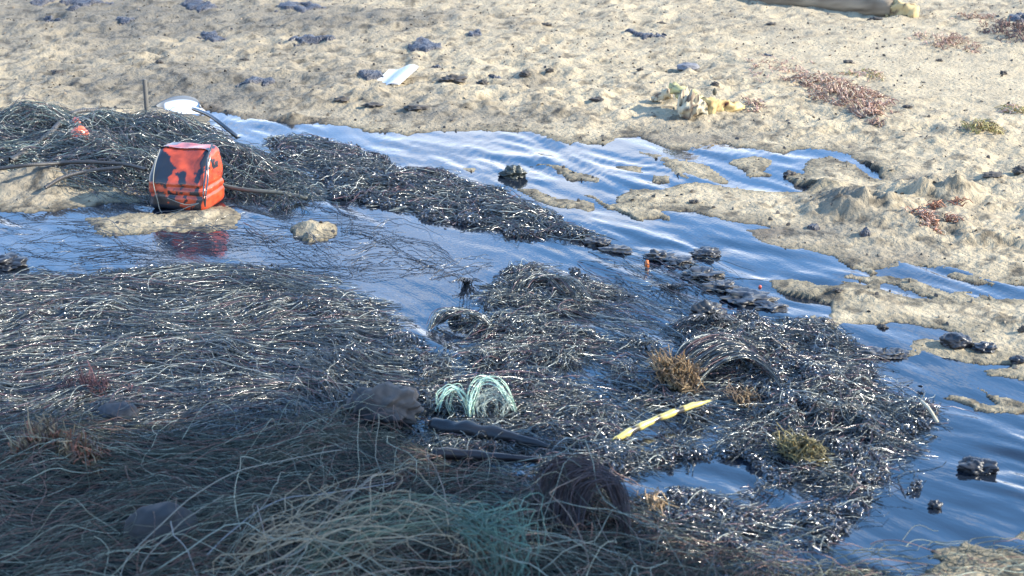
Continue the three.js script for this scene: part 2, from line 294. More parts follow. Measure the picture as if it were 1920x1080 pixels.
// ---------------------------------------------------------------- nets and weed banks
const bitShapes = [0, 1, 2].map((k) => { let g = new THREE.IcosahedronGeometry(1, 1); g.deleteAttribute('uv'); g.deleteAttribute('normal'); g = mergeVertices(g); const p = g.attributes.position; for (let i = 0; i < p.count; i++) { const q = 1 + 0.35 * noise(p.getX(i) * 1.6 + k * 9, p.getY(i) * 1.6, p.getZ(i) * 1.6); p.setXYZ(i, p.getX(i) * q * 1.3, p.getY(i) * q * 0.26, p.getZ(i) * q); } g.computeVertexNormals(); return g; });
function dirField(list) {                              // flow set by a few drawn strokes, blended
  const D = list.map(([ax, ay, bx, by]) => { const a = G(ax, ay), b = G(bx, by); return { x: (a.x + b.x) / 2, z: (a.z + b.z) / 2, a: Math.atan2(b.z - a.z, b.x - a.x) }; });
  return (x, z) => { let c = 0, s = 0; for (const d of D) { const w = 1 / ((x - d.x) ** 2 + (z - d.z) ** 2 + 0.01); c += Math.cos(d.a) * w; s += Math.sin(d.a) * w; } return Math.atan2(s, c); };
}
function netSurface(poly, height, edge, lumps, rough, cover = 1, gaps = []) {
  const P = ground(poly), L = lumps.map((a) => blob(...a)), Q = gaps.map((a) => blob(...a));
  const cov = (x, z) => { let c = cover + fbm(x * 6, z * 5, 131, 4); for (const b of Q) c -= bump(b, x, z); return c; };
  const box = [1e9, 1e9, -1e9, -1e9]; for (let i = 0; i < P.length; i += 2) { box[0] = Math.min(box[0], P[i]); box[1] = Math.min(box[1], P[i + 1]); box[2] = Math.max(box[2], P[i]); box[3] = Math.max(box[3], P[i + 1]); }
  const inside = (x, z) => sdf(P, x + 0.09 * noise(x * 6, z * 5, 2) + 0.04 * noise(x * 23, z * 17, 3), z + 0.10 * noise(x * 5.5, z * 5, 5) + 0.04 * noise(x * 21, z * 15, 7));
  const y = (x, z) => { const d = inside(x, z); if (d < -0.03) return -0.02; let h = -0.012 + height * sstep(-0.02, edge, d) * (0.4 + rough * 1.3 * fbm(x * 4, z * 3.2, 33, 3)) ; for (const b of L) h += bump(b, x, z); h -= 0.05 * sstep(0.02, -0.12, cov(x, z)); return h + 0.010 * fbm(x * 26, z * 20, 35, 2) * sstep(0, 0.1, d); };
  return { P, box, inside, y, cov };
}
const SURF = [];
const topY = (x, z) => { let y = Math.max(0, landAt(x, z)); for (const S of SURF) if (x > S.box[0] && x < S.box[2] && z > S.box[1] && z < S.box[3]) y = Math.max(y, S.y(x, z)); return y; };
function onTop(px, py, lift = 0) {                     // where that sight line first meets net or ground
  for (let h = 0.34; h > 0; h -= 0.004) { const p = G(px, py, h); if (topY(p.x, p.z) >= h) { const q = G(px, py, Math.max(0, h + lift)); return q; } }
  return G(px, py, Math.max(0, lift));
}
const laid = (path) => path.map(([x, y, l]) => onTop(x, y, l || 0));
function massMesh(S, cell) {
  const [x0, z0, x1, z1] = S.box, e = 0.06, nx = Math.ceil((Math.min(x1, 3.2) - Math.max(x0, -3.2) + 2 * e) / cell), nz = Math.ceil((Math.min(z1, -1.6) - z0 + 2 * e) / cell), xs = Math.max(x0, -3.2) - e, zs = z0 - e;
  const at = new Int32Array((nx + 1) * (nz + 1)).fill(-1), p = [], uv = [], idx = [];
  for (let j = 0; j <= nz; j++) for (let i = 0; i <= nx; i++) { const x = xs + i * cell, z = zs + j * cell; if (S.inside(x, z) < -0.03) continue; at[j * (nx + 1) + i] = p.length / 3; p.push(x, S.y(x, z), z); uv.push(x * 2.2, z * 2.2); }
  for (let j = 0; j < nz; j++) for (let i = 0; i < nx; i++) { const a = at[j * (nx + 1) + i], b = at[j * (nx + 1) + i + 1], c = at[(j + 1) * (nx + 1) + i], d = at[(j + 1) * (nx + 1) + i + 1]; if (a < 0 || b < 0 || c < 0 || d < 0) continue; idx.push(a, c, b, b, c, d); }
  const g = new THREE.BufferGeometry(); g.setAttribute('position', new THREE.Float32BufferAttribute(p, 3)); g.setAttribute('uv', new THREE.Float32BufferAttribute(uv, 2)); g.setIndex(idx); g.computeVertexNormals(); return g;
}
function pick(S, R, lim = 0.0) { for (let k = 0; k < 400; k++) { const x = lerp(Math.max(S.box[0], -2.6), Math.min(S.box[2], 2.6), R()), z = lerp(S.box[1], Math.min(S.box[3], -1.75), R()); if (S.inside(x, z) > lim && S.cov(x, z) > -0.16 * R() * R() - 0.02) return [x, z]; } return [(S.box[0] + S.box[2]) / 2, (S.box[1] + S.box[3]) / 2]; }
function strands(f, S, o) {
  const R = rng(o.seed);
  for (let k = 0; k < o.n; k++) {
    let [x, z] = pick(S, R, o.lim ?? 0); if (o.keep && !o.keep(x, z)) continue; const len = lerp(o.len[0], o.len[1], R() ** 1.5), m = o.seg || 14, st = len / m, pts = [], lift = o.lift[0] + (o.lift[1] - o.lift[0]) * R() ** (o.liftPow || 1.6), arc = R() < (o.arcShare ?? 0.5) ? o.arc * R() : 0, ph = R() * 60, jit = (R() - 0.5) * 2 * o.jit;
    const halves = [], sx = x, sz = z, lim = o.over ?? -0.055;
    for (const sg of [-1, 1]) {
      const h = []; x = sx; z = sz;
      for (let i = 0; i <= m / 2; i++) {
        h.push(x, z);
        const a = o.dir(x, z) + jit + o.swirl * noise(x * o.freq, z * o.freq, 80) + o.curl * noise(sg * i * 0.28, ph, 3) + 0.35 * o.swirl * noise(x * o.freq * 3, z * o.freq * 3, 84);
        x += sg * Math.cos(a) * st; z += sg * Math.sin(a) * st;
        if (S.inside(x, z) < lim * (0.3 + 1.4 * ((ph * 7.3) % 1))) break;
      }
      halves.push(h);
    }
    const xz = []; for (let i = halves[0].length - 2; i >= 2; i -= 2) xz.push(halves[0][i], halves[0][i + 1]); xz.push(...halves[1]);
    const mm = xz.length / 2 - 1; if (mm < 2) continue;
    for (let i = 0; i <= mm; i++) {
      const X = xz[i * 2], Z = xz[i * 2 + 1], q = S.inside(X, Z), y = Math.max(q > -0.03 ? S.y(X, Z) : -0.012, 0) + lift * (q > 0 ? 1 : 0.3) + arc * Math.sin(Math.PI * i / mm) * mm / m + (o.bob || 0.007) * noise(i * 0.5, ph);
      pts.push(X, Math.max(y, 0.0012), Z);
    }
    f.add(pts, o.r * (0.7 + 0.6 * R()), o.r * 0.6, o.color(R, pts[0], pts[2]));
  }
}
function scatterBits(parent, S, n, size, seed, dark) {
  const R = rng(seed), m = new THREE.Matrix4(), q = new THREE.Quaternion(), e = new THREE.Euler();
  bitShapes.forEach((g, k) => {
    const c = Math.floor(n / 3), im = new THREE.InstancedMesh(g, M.bits, c);
    for (let i = 0; i < c; i++) { let x, z, tries = 0; do { [x, z] = pick(S, R, -0.02); } while (tries++ < 6 && fbm(x * 6.5, z * 5, 91, 3) < -0.02 + 0.1 * R()); const s = lerp(size[0], size[1], R() ** 2.2); q.setFromEuler(e.set(R() * 6, R() * 6, R() * 6)); m.compose(new THREE.Vector3(x, Math.max(S.y(x, z), 0) + s * 0.25 + 0.018 * R() ** 1.7, z), q, new THREE.Vector3(s, s, s)); im.setMatrixAt(i, m); const t = 0.5 + R(); const brown = R() < dark ? 1 : 0; im.setColorAt(i, C(lerp(0.016, 0.06, brown) * t, lerp(0.02, 0.045, brown) * t, lerp(0.026, 0.03, brown) * t)); }
    im.name = 'clotted_weed'; im.userData.kind = 'stuff'; im.castShadow = im.receiveShadow = true; im.position.copy(parent.position).negate(); parent.add(im);
  });
}
const oily = (R) => { const t = 0.6 + 0.8 * R(), k = R(); return k < 0.13 ? [0.10 * t, 0.058 * t, 0.06 * t] : k < 0.32 ? [0.22 * t, 0.24 * t, 0.22 * t] : k < 0.62 ? [0.07 * t, 0.08 * t, 0.073 * t] : [0.018 * t, 0.021 * t, 0.02 * t]; };
const shadeNet = (R) => { const t = 0.6 + 0.9 * R(), k = R(); return k < 0.24 ? [0.17 * t, 0.10 * t, 0.08 * t] : k < 0.4 ? [0.27 * t, 0.29 * t, 0.22 * t] : [0.06 * t, 0.07 * t, 0.054 * t]; };
function net(name, label, category, o) {
  const S = netSurface(o.poly, o.height, o.edge, o.lumps || [], o.rough ?? 0.5, o.cover ?? 1, o.gaps || []), c = G(...o.base); SURF.push(S); const t = thing(name, label, category, c);
  part(t, 'matted_mass', massMesh(S, o.cell || 0.012), M.mass);
  const f = new Fibres(o.bead ?? 0.75); for (const s of o.strands) strands(f, S, s); if (o.extra) o.extra(f, S);
  part(t, 'strand', f.build(), o.material || M.strand, 'stuff');
  if (o.bits) scatterBits(t, S, o.bits, o.bitSize || [0.003, 0.011], o.strands[0].seed + 7, o.brown ?? 0.12);
  return t;
}

// back left heap
const heap = net('fishing_net', 'tall heap of dark green fishing net on the sand behind the orange jug', 'fishing net', {
  base: [300, 340], height: 0.155, edge: 0.28, rough: 0.6, cell: 0.016,
  poly: [-150, 232, 0, 226, 110, 230, 230, 236, 360, 238, 430, 262, 500, 300, 560, 335, 612, 374, 560, 392, 500, 378, 430, 366, 280, 372, 150, 368, 105, 350, -150, 336],
  lumps: [[60, 262, 110, 20, 0.05], [250, 262, 110, 18, 0.04], [420, 320, 70, 20, 0.04], [190, 330, 60, 14, 0.03]],
  strands: [
    { seed: 11, n: 2300, len: [0.3, 1.1], r: 0.0016, lift: [0, 0.03], arc: 0.05, jit: 0.5, swirl: 0.9, freq: 2.2, curl: 0.5, dir: dirField([[0, 250, 150, 235], [150, 235, 330, 250], [330, 255, 450, 300], [420, 290, 580, 365], [100, 320, 280, 330], [300, 310, 420, 360]]), color: (R) => { const t = 0.6 + 0.8 * R(), k = R(); return k < 0.2 ? [0.11 * t, 0.08 * t, 0.08 * t] : k < 0.45 ? [0.12 * t, 0.16 * t, 0.14 * t] : [0.022 * t, 0.028 * t, 0.026 * t]; } },
    { seed: 12, n: 900, len: [0.1, 0.4], r: 0.0015, lift: [0, 0.045], arc: 0.05, jit: 3, swirl: 1.5, freq: 5, curl: 1.6, dir: () => 0.4, color: oily },
  ],
});
// ridge of weed between the stream and the pool
net('weed_bank', 'narrow ridge of oiled weed running between the stream and the calm pool', 'seaweed bank', {
  base: [800, 380], cover: 0.2, gaps: [[560, 320, 50, 30, 0.25]], height: 0.045, edge: 0.13, rough: 0.8,
  poly: [500, 262, 570, 262, 640, 278, 720, 302, 800, 325, 880, 345, 960, 372, 1040, 405, 1090, 436, 1130, 456, 1060, 456, 1000, 440, 930, 432, 850, 418, 770, 396, 690, 384, 640, 372, 600, 340, 540, 308],
  bits: 36000, bitSize: [0.0014, 0.0055], brown: 0.22,
  strands: [{ seed: 21, n: 2300, len: [0.06, 0.4], r: 0.0017, lift: [0, 0.02], arc: 0.03, jit: 0.9, swirl: 1.2, freq: 5, curl: 1.2, seg: 9, dir: dirField([[520, 280, 700, 330], [700, 320, 1060, 430]]), color: oily }],
});
// wavy mat, left middle
const matDir = dirField([[0, 560, 200, 545], [150, 540, 400, 515], [400, 520, 640, 520], [0, 620, 250, 600], [250, 600, 500, 570], [480, 575, 700, 610], [0, 700, 300, 690], [300, 690, 560, 640], [560, 650, 760, 720], [300, 740, 640, 730], [640, 700, 740, 780]]);
net('fishing_net', 'wide wavy mat of shiny oil-soaked netting filling the left middle', 'fishing net', {
  base: [350, 650], bead: 0.5, cover: 0.13, gaps: [[640, 545, 110, 16, 0.3], [720, 610, 60, 24, 0.3], [330, 560, 160, 10, 0.25], [150, 545, 100, 8, 0.2]], height: 0.03, edge: 0.3, rough: 1.7, cell: 0.013,
  poly: [-200, 540, 60, 528, 180, 520, 300, 507, 420, 502, 520, 510, 600, 520, 680, 550, 720, 590, 760, 640, 790, 690, 790, 740, 760, 800, 600, 830, 300, 830, -200, 830],
  lumps: [[570, 590, 90, 18, 0.035], [300, 660, 120, 20, 0.02], [660, 690, 90, 24, 0.025], [100, 600, 120, 14, 0.02], [225, 775, 60, 14, 0.02]],
  strands: [
    { seed: 31, n: 5200, len: [0.22, 0.9], seg: 13, r: 0.0012, lift: [0, 0.018], arc: 0.015, jit: 0.3, swirl: 1.15, freq: 3.2, curl: 0.7, dir: matDir, color: oily },
    { seed: 32, n: 1000, len: [0.05, 0.3], r: 0.0012, lift: [0, 0.035], arc: 0.04, jit: 1.1, swirl: 1.2, freq: 4, curl: 1.2, seg: 9, dir: matDir, color: oily },
  ], bits: 45000, bitSize: [0.0012, 0.005], brown: 0.03,
});
// centre
const midDir = dirField([[800, 650, 960, 560], [830, 720, 980, 620], [960, 530, 1060, 520], [1050, 560, 1160, 620], [1000, 640, 1080, 720], [900, 700, 1000, 740], [780, 740, 820, 640]]);
net('fishing_net', 'clump of tangled black netting humped up in the middle of the pool', 'fishing net', {
  base: [980, 640], height: 0.024, edge: 0.16, rough: 1.6, cover: -0.05, gaps: [[1175, 610, 70, 60, 0.5], [1190, 760, 50, 30, 0.3], [790, 610, 60, 30, 0.4], [1000, 560, 60, 16, -0.3], [1000, 520, 50, 14, -0.3], [990, 650, 70, 30, -0.15], [850, 596, 40, 10, -0.4], [960, 690, 120, 14, 0.1], [900, 760, 90, 20, -0.2]], cell: 0.011,
  poly: [950, 512, 1010, 504, 1060, 512, 1110, 530, 1170, 560, 1215, 600, 1225, 650, 1190, 700, 1165, 750, 1150, 800, 1150, 870, 1040, 900, 900, 905, 810, 880, 780, 820, 800, 770, 780, 700, 810, 650, 850, 630, 900, 590, 930, 560],
  lumps: [[850, 602, 46, 14, 0.04], [1005, 532, 50, 14, 0.045], [990, 620, 70, 20, 0.022], [890, 660, 50, 14, 0.012]],
  bits: 34000, bitSize: [0.0011, 0.0048], brown: 0.08,
  strands: [
    { seed: 41, n: 2300, len: [0.08, 0.42], seg: 12, r: 0.0011, lift: [0, 0.016], arc: 0.018, jit: 0.9, swirl: 1.9, freq: 5, curl: 1.1, dir: midDir, color: oily },
    { seed: 42, n: 2300, len: [0.03, 0.15], seg: 8, r: 0.0012, lift: [0, 0.024], arc: 0.025, jit: 3, swirl: 1.4, freq: 5, curl: 1.6, dir: midDir, color: oily },
  ],
  extra: (f) => { for (let k = 0; k < 40; k++) bundle(f, [[955 + k * 1.2, 560 - k * 0.4, 0.0], [965 + k * 2, 524, 0.045], [1000 + k * 2, 512 + k * 0.4, 0.055], [1035 + k * 2, 540 + k * 0.6, 0.03]], 2, 0.012, 0.0013, oily, 400 + k, 14); for (let k = 0; k < 24; k++) bundle(f, [[800 + k, 620 - k * 0.5, 0.0], [820 + k * 1.6, 585 + k * 0.2, 0.04], [860 + k * 1.6, 580 + k * 0.4, 0.045], [905 + k, 610 + k * 0.4, 0.0]], 2, 0.01, 0.0013, oily, 450 + k, 14); },
});
// right
const rightDir = dirField([[1230, 760, 1300, 640], [1290, 640, 1400, 620], [1400, 620, 1600, 690], [1600, 690, 1730, 800], [1500, 960, 1700, 860], [1300, 780, 1500, 760], [1250, 960, 1500, 970]]);
net('fishing_net', 'large clotted pile of oil-black netting and weed at the right edge of the pool', 'fishing net', {
  base: [1500, 780], height: 0.026, edge: 0.2, rough: 1.7, cover: -0.035, gaps: [[1352, 660, 80, 30, -0.4], [1480, 830, 120, 14, 0.12], [1640, 790, 60, 20, -0.1], [1560, 700, 110, 26, -0.12], [1240, 820, 90, 16, 0.15], [1560, 900, 60, 30, 0.12], [1680, 880, 50, 40, 0.12], [1250, 780, 40, 20, 0.2]], cell: 0.011,
  poly: [1285, 600, 1340, 588, 1400, 596, 1470, 606, 1560, 628, 1640, 662, 1700, 712, 1768, 785, 1725, 830, 1722, 900, 1680, 950, 1640, 985, 1580, 1030, 1300, 1050, 1180, 1000, 1190, 962, 1300, 945, 1420, 930, 1440, 870, 1400, 850, 1300, 850, 1220, 866, 1140, 866, 1120, 830, 1160, 790, 1210, 745, 1255, 690],
  lumps: [[1352, 672, 66, 26, 0.07], [1460, 660, 60, 16, 0.03], [1600, 720, 90, 30, 0.03], [1490, 870, 50, 20, 0.04], [1270, 730, 36, 18, 0.05], [1730, 780, 30, 12, 0.03], [1560, 800, 120, 26, 0.03]],
  bits: 66000, bitSize: [0.0012, 0.005], brown: 0.12,
  strands: [
    { seed: 51, n: 2300, len: [0.07, 0.38], seg: 11, r: 0.0011, lift: [0, 0.016], arc: 0.018, jit: 1.0, swirl: 1.9, freq: 5, curl: 1.2, dir: rightDir, color: oily },
    { seed: 52, n: 3300, len: [0.03, 0.14], seg: 7, r: 0.0012, lift: [0, 0.02], arc: 0.022, jit: 3, swirl: 1.4, freq: 6, curl: 1.6, dir: rightDir, color: oily },
  ],
  extra: (f) => { for (let k = 0; k < 46; k++) bundle(f, [[1250 + k * 1.0, 700 + k * 0.8, 0.0], [1285 + k * 1.3, 645 + k * 1.0, 0.045], [1335 + k * 1.4, 625 + k * 1.0, 0.065], [1390 + k * 1.2, 638 + k * 1.3, 0.045], [1430 + k, 690 + k * 1.2, 0.02]], 2, 0.01, 0.0014, oily, 500 + k, 18); },
});
// foreground, in the shade
const foreDir = dirField([[0, 760, 200, 780], [200, 760, 500, 790], [0, 950, 300, 980], [300, 900, 600, 830], [600, 850, 800, 840], [800, 860, 1050, 960], [400, 1050, 700, 960], [900, 1000, 1150, 950], [1100, 1040, 1500, 1050], [560, 780, 740, 730]]);
net('fishing_net', 'big heap of dull shaded netting across the bottom of the view', 'fishing net', {
  base: [600, 960], height: 0.05, edge: 0.3, rough: 0.9, cell: 0.012, material: M.dry,
  poly: [-200, 800, 100, 796, 400, 800, 600, 792, 650, 790, 740, 806, 800, 868, 880, 912, 1000, 920, 1060, 890, 1110, 890, 1160, 940, 1200, 990, 1320, 1040, 1480, 1062, 1600, 1088, 1680, 1200, 1700, 1420, -200, 1420],
  lumps: [[720, 800, 70, 20, 0.05], [1085, 950, 80, 36, 0.07], [700, 880, 150, 40, 0.06], [110, 900, 110, 40, 0.05], [400, 1060, 300, 60, 0.04]],
  strands: [
    { seed: 61, n: 5000, len: [0.12, 0.7], seg: 12, r: 0.00095, lift: [0, 0.028], arc: 0.03, jit: 0.6, swirl: 1.3, freq: 4, curl: 0.9, dir: foreDir, color: shadeNet },
    { seed: 63, n: 260, keep: (x, z) => x > -0.5 && x < 0.25 && z > -2.75, len: [0.4, 0.9], seg: 16, r: 0.0014, lift: [0.02, 0.05], arc: 0.11, arcShare: 1, jit: 2.5, swirl: 1.3, freq: 3, curl: 1.2, dir: foreDir, color: (R) => { const t = 0.6 + 0.6 * R(), k = R(); return k < 0.4 ? [0.26 * t, 0.20 * t, 0.16 * t] : [0.24 * t, 0.27 * t, 0.22 * t]; } },
    { seed: 62, n: 1700, keep: (x, z) => x > -0.6 || (z * 13.7 % 1) < -0.7, len: [0.1, 0.45], seg: 12, r: 0.0009, lift: [0.0, 0.05], arc: 0.10, arcShare: 0.9, jit: 2, swirl: 1.2, freq: 4, curl: 1.3, dir: foreDir, color: shadeNet },
  ],
  extra: (f) => { for (let k = 0; k < 60; k++) bundle(f, [[1000 + k * 1.5, 960 + k, 0.03], [1020 + k * 1.6, 880 + k * 0.7, 0.10], [1085 + k * 1.2, 862 + k * 0.8, 0.12], [1140 + k * 0.6, 910 + k, 0.08], [1165 + k * 0.3, 980 + k, 0.0]], 2, 0.012, 0.0013, (R) => { const t = 0.6 + R(); return [0.07 * t, 0.05 * t, 0.05 * t]; }, 700 + k, 16); },
});

// ---------------------------------------------------------------- the orange jug, its cord, and the ropes of the heap
{
  const at = G(342, 398, 0.0), w = 0.238, h = 0.226, dp = 0.2;
  at.y = landAt(at.x, at.z) - 0.004;
  const t = thing('jug', 'square orange plastic jug smeared with black oil, standing on the sand spit', 'jug', at.clone().add(new THREE.Vector3(0, 0, -dp / 2)));
  t.rotation.y = rad(-13); t.rotation.z = rad(-0.5);
  let g = new THREE.BoxGeometry(w, h, dp, 84, 84, 56); g.deleteAttribute('uv'); g.deleteAttribute('normal'); g = mergeVertices(g, 1e-5);
  const p = g.attributes.position, c = [], rr = 0.028;
  for (let i = 0; i < p.count; i++) {
    let x = p.getX(i), y = p.getY(i), z = p.getZ(i); const hx = w / 2 - rr, hy = h / 2 - rr, hz = dp / 2 - rr;
    const cx = clamp(x, -hx, hx), cy = clamp(y, -hy, hy), cz = clamp(z, -hz, hz), d = new THREE.Vector3(x - cx, y - cy, z - cz), n = d.clone().normalize();
    x = cx + n.x * rr; y = cy + n.y * rr; z = cz + n.z * rr;
    const yy = y + h / 2;
    const slope = sstep(0.10, 0.25, yy); if (z > -0.02) z -= slope * 0.11 * sstep(-0.02, dp / 2, z); x *= 1 - 0.10 * slope;     // sloping shoulder
    const side = Math.max(Math.abs(n.x), Math.abs(n.z)); const rib = -0.006 * (Math.exp(-(((yy - 0.098) / 0.008) ** 2)) + Math.exp(-(((yy - 0.066) / 0.007) ** 2))) * (x > -0.03 ? 1 : 0.2) * (side > 0.7 ? 1 : 0);
    x += n.x * rib + 0.003 * noise(x * 22, y * 22, z * 22); z += n.z * rib + 0.004 * noise(x * 20, y * 20, z * 20 + 4); y += 0.004 * noise(x * 15, z * 15, 9);
    p.setXYZ(i, x, y + h / 2, z);
    let oil = 0.06 + 1.9 * fbm(x * 13 + 3, y * 12, z * 10 + 8, 4) + 0.75 * sstep(-0.02, -0.09, x) * sstep(0.09, 0.12, yy) + 0.5 * sstep(0.05, -0.04, x) * sstep(0.11, 0.05, yy) + 0.55 * sstep(0.07, 0.03, yy) * sstep(0.11, 0.08, x) + 0.5 * Math.exp(-(((x - 0.095) / 0.012) ** 2)) - 0.1 * sstep(0.0, 0.06, x) - 0.55 * sstep(0.11, 0.13, x);
    oil += 0.8 * fbm(x * 42, y * 45, z * 45 + 2, 3); oil += 1.1 * Math.exp(-(((x + 0.055) / 0.03) ** 2) - (((yy - 0.14) / 0.035) ** 2)) + 0.9 * Math.exp(-(((x - 0.02) / 0.02) ** 2) - (((yy - 0.13) / 0.03) ** 2));
    const o = sstep(0.42, 0.50, oil), fade = 0.72 + 0.9 * fbm(x * 26, y * 34, z * 26, 4);
    c.push(lerp(0.56 * fade, 0.014, o), lerp(0.075 * fade, 0.017, o), lerp(0.026 * fade, 0.024, o));
  }
  g.setAttribute('color', new THREE.Float32BufferAttribute(c, 3)); g.computeVertexNormals();
  part(t, 'body', g, M.paint, null, true);
  const cord = new Fibres(), black = [0.03, 0.035, 0.04], pale = [0.2, 0.2, 0.17];
  const loop = new THREE.CatmullRomCurve3([[-0.085, 0.225, 0.03], [-0.088, 0.17, 0.075], [-0.085, 0.11, 0.104], [-0.07, 0.05, 0.112], [-0.055, 0.0, 0.116], [0.0, 0.004, 0.125], [0.06, 0.03, 0.116], [0.1, 0.045, 0.108], [0.05, 0.036, 0.112], [-0.03, 0.055, 0.108]].map((a) => new THREE.Vector3(...a)));
  cord.add(flat(loop.getPoints(70)), 0.002, 0.0017, pale, 6);
  part(t, 'cord', cord.build(), M.dry, null, true);
  const f2 = new Fibres(); for (let k = 0; k < 2; k++) { const cv = new THREE.CatmullRomCurve3([[0.105, 0.242, -0.03], [0.112, 0.2, 0.036], [0.118 + k * 0.012, 0.14, 0.08], [0.118 + k * 0.01, 0.08, 0.104], [0.12, 0.03, 0.1]].map((a) => new THREE.Vector3(...a))); f2.add(flat(cv.getPoints(30)), 0.004, 0.003, black, 6); }
  part(t, 'strap', f2.build(), M.strand, null, true);
}
function ropeThing(label, path, r, turns, color, mat = M.lump) { const P = curve(laid(path), 10), b = P[0].clone(); b.y = 0; return single('rope', label, 'rope', b, rope(P, r, turns, color), mat); }
ropeThing('twisted pale rope leading from the right side of the orange jug to the pool', [[412, 346, 0.04], [440, 353, 0.04], [480, 358, 0.04], [530, 362, 0.036], [575, 372, 0.015]], 0.008, 28, [0.09, 0.09, 0.07]);
ropeThing('twisted rope lying across the net heap towards the left of the jug', [[-40, 322, 0.045], [60, 309, 0.04], [110, 306, 0.045], [150, 304, 0.04], [230, 308, 0.045], [275, 318, 0.045]], 0.0075, 40, [0.04, 0.038, 0.036]);
ropeThing('thick grey rope climbing diagonally over the left of the net heap', [[20, 300, 0.04], [60, 276, 0.045], [95, 248, 0.045], [125, 218, 0.045], [150, 208, 0.04], [200, 206, 0.035]], 0.0105, 26, [0.06, 0.056, 0.052]);
ropeThing('frayed rope at the lower left edge of the net heap', [[85, 352, 0.02], [120, 332, 0.04], [160, 322, 0.045], [230, 314, 0.045]], 0.0075, 17, [0.05, 0.047, 0.045]);
{ // orange floats caught in the heap
  for (let [px, py, h, r, label] of [[150, 258, 0.155, 0.046, 'worn orange float half buried in the net heap above the rope'], [143, 232, 0.175, 0.026, 'smudged red float just above the larger orange float in the heap'], [96, 213, 0.18, 0.02, 'smallest orange float near the crest of the net heap']]) {
    const p = onTop(px, py, 0.042); h = p.y; const t = thing('net_float', label, 'float', p);
    part(t, 'body', lump(p, r * 0.9, r * 1.1, r * 0.8, 0.16, 1.6, (x, y, z) => { const o = sstep(0.1, 0.22, fbm(x * 2.2 + px, y * 2.2, z * 2.2, 3)); return [lerp(0.75, 0.03, o), lerp(0.13, 0.02, o), lerp(0.05, 0.02, o)]; }, px, 10), M.paint);
    const f = new Fibres(); bundle(f, [[px - 25, py + 14, h - 0.02], [px - 8, py - 2, h + r * 0.8], [px + 10, py + 2, h + r * 0.8], [px + 30, py + 16, h - 0.02]], 12, 0.035, 0.0015, oily, px, 12); part(t, 'strand', f.build(), M.strand, 'stuff');
  }
}
{ // post, white hull fragment, black hose behind the heap
  const b = G(277, 225, 0), P = [b.clone(), b.clone().add(new THREE.Vector3(0, 0.07, 0)), b.clone().add(new THREE.Vector3(0.002, 0.14, 0)), b.clone().add(new THREE.Vector3(0.003, 0.2, 0))];
  const c = G(277, 225); const e = G(277, 155, 0); void c; void e;
  single('post', 'short thin grey wooden post standing behind the net heap', 'post', b, tube(P, () => 0.011, 8, (q) => { const t = 0.10 + 0.05 * noise(q.x * 200, q.y * 20, q.z * 200); return [t, t * 0.95, t * 0.85]; }), M.plain);
  const o = G(338, 210), t = thing('foam_slab', 'white curved slab of foam with a grey rim behind the net heap', 'foam slab', o), g = new THREE.BufferGeometry(), v = [], col = [], idx = [], nx = 30, nz = 12;
  for (let s = 0; s < 2; s++) for (let j = 0; j <= nz; j++) for (let i = 0; i <= nx; i++) { const u = i / nx * 2 - 1, w = j / nz * 2 - 1, k = Math.sqrt(Math.max(0, 1 - Math.abs(u) ** 2.2)); v.push(o.x + u * 0.11 + 0.02 * w, 0.008 + 0.022 * (1 - u * u) * (0.75 - 0.25 * w) - (s ? 0.018 : 0) - 0.02 * w, o.z + w * k * 0.13 - 0.03); const gy = w < -0.5 || u < -0.75; col.push(...(gy ? [0.16, 0.16, 0.15] : [0.66, 0.67, 0.68])); }
  const L = (nx + 1) * (nz + 1); for (let j = 0; j < nz; j++) for (let i = 0; i < nx; i++) { const a = j * (nx + 1) + i; idx.push(a, a + nx + 1, a + 1, a + 1, a + nx + 1, a + nx + 2); idx.push(L + a, L + a + 1, L + a + nx + 1, L + a + 1, L + a + nx + 2, L + a + nx + 1); }
  for (let i = 0; i < nx; i++) for (const j of [0, nz]) { const a = j * (nx + 1) + i; idx.push(a, a + 1, L + a, a + 1, L + a + 1, L + a); }
  g.setAttribute('position', new THREE.Float32BufferAttribute(v, 3)); g.setAttribute('color', new THREE.Float32BufferAttribute(col, 3)); g.setIndex(idx); g.computeVertexNormals();
  part(t, 'slab', g, M.white);
  const hose = curve([[362, 204, 0.10], [392, 216, 0.10], [412, 230, 0.085], [430, 245, 0.06], [446, 258, 0.03]], 24);
  single('hose', 'thick black hose bent down from the foam slab towards the stream', 'hose', o, tube(hose, () => 0.010, 10, () => [0.02, 0.022, 0.026]), M.strand);
  const q = G(740, 158), pg = new THREE.BufferGeometry(), pv = [], pc = [], pi = [];
  for (let s = 0; s < 2; s++) for (let j = 0; j <= 6; j++) for (let i = 0; i <= 14; i++) { const u = i / 14 * 2 - 1, w = j / 6 * 2 - 1; pv.push(q.x + u * 0.085 + 0.045 * -w, 0.03 + 0.03 * (u * 0.5 + 0.5) + 0.012 * Math.sin(u * 3) - w * 0.025 - (s ? 0.006 : 0), q.z + w * 0.15 * (1 - 0.25 * u * u) + 0.05 * u); pc.push(0.6, 0.59, 0.57); }
  for (let j = 0; j < 6; j++) for (let i = 0; i < 14; i++) { const a = j * 15 + i; pi.push(a, a + 15, a + 1, a + 1, a + 15, a + 16, 105 + a, 105 + a + 1, 105 + a + 15, 105 + a + 1, 105 + a + 16, 105 + a + 15); }
  for (let i = 0; i < 14; i++) for (const j of [0, 6]) { const a = j * 15 + i; pi.push(a, a + 1, 105 + a, a + 1, 106 + a, 105 + a); }
  pg.setAttribute('position', new THREE.Float32BufferAttribute(pv, 3)); pg.setAttribute('color', new THREE.Float32BufferAttribute(pc, 3)); pg.setIndex(pi); pg.computeVertexNormals();
  single('plastic_sheet', 'scrap of bent white plastic lying on the sand above the stream', 'plastic scrap', q, pg, M.white);
}

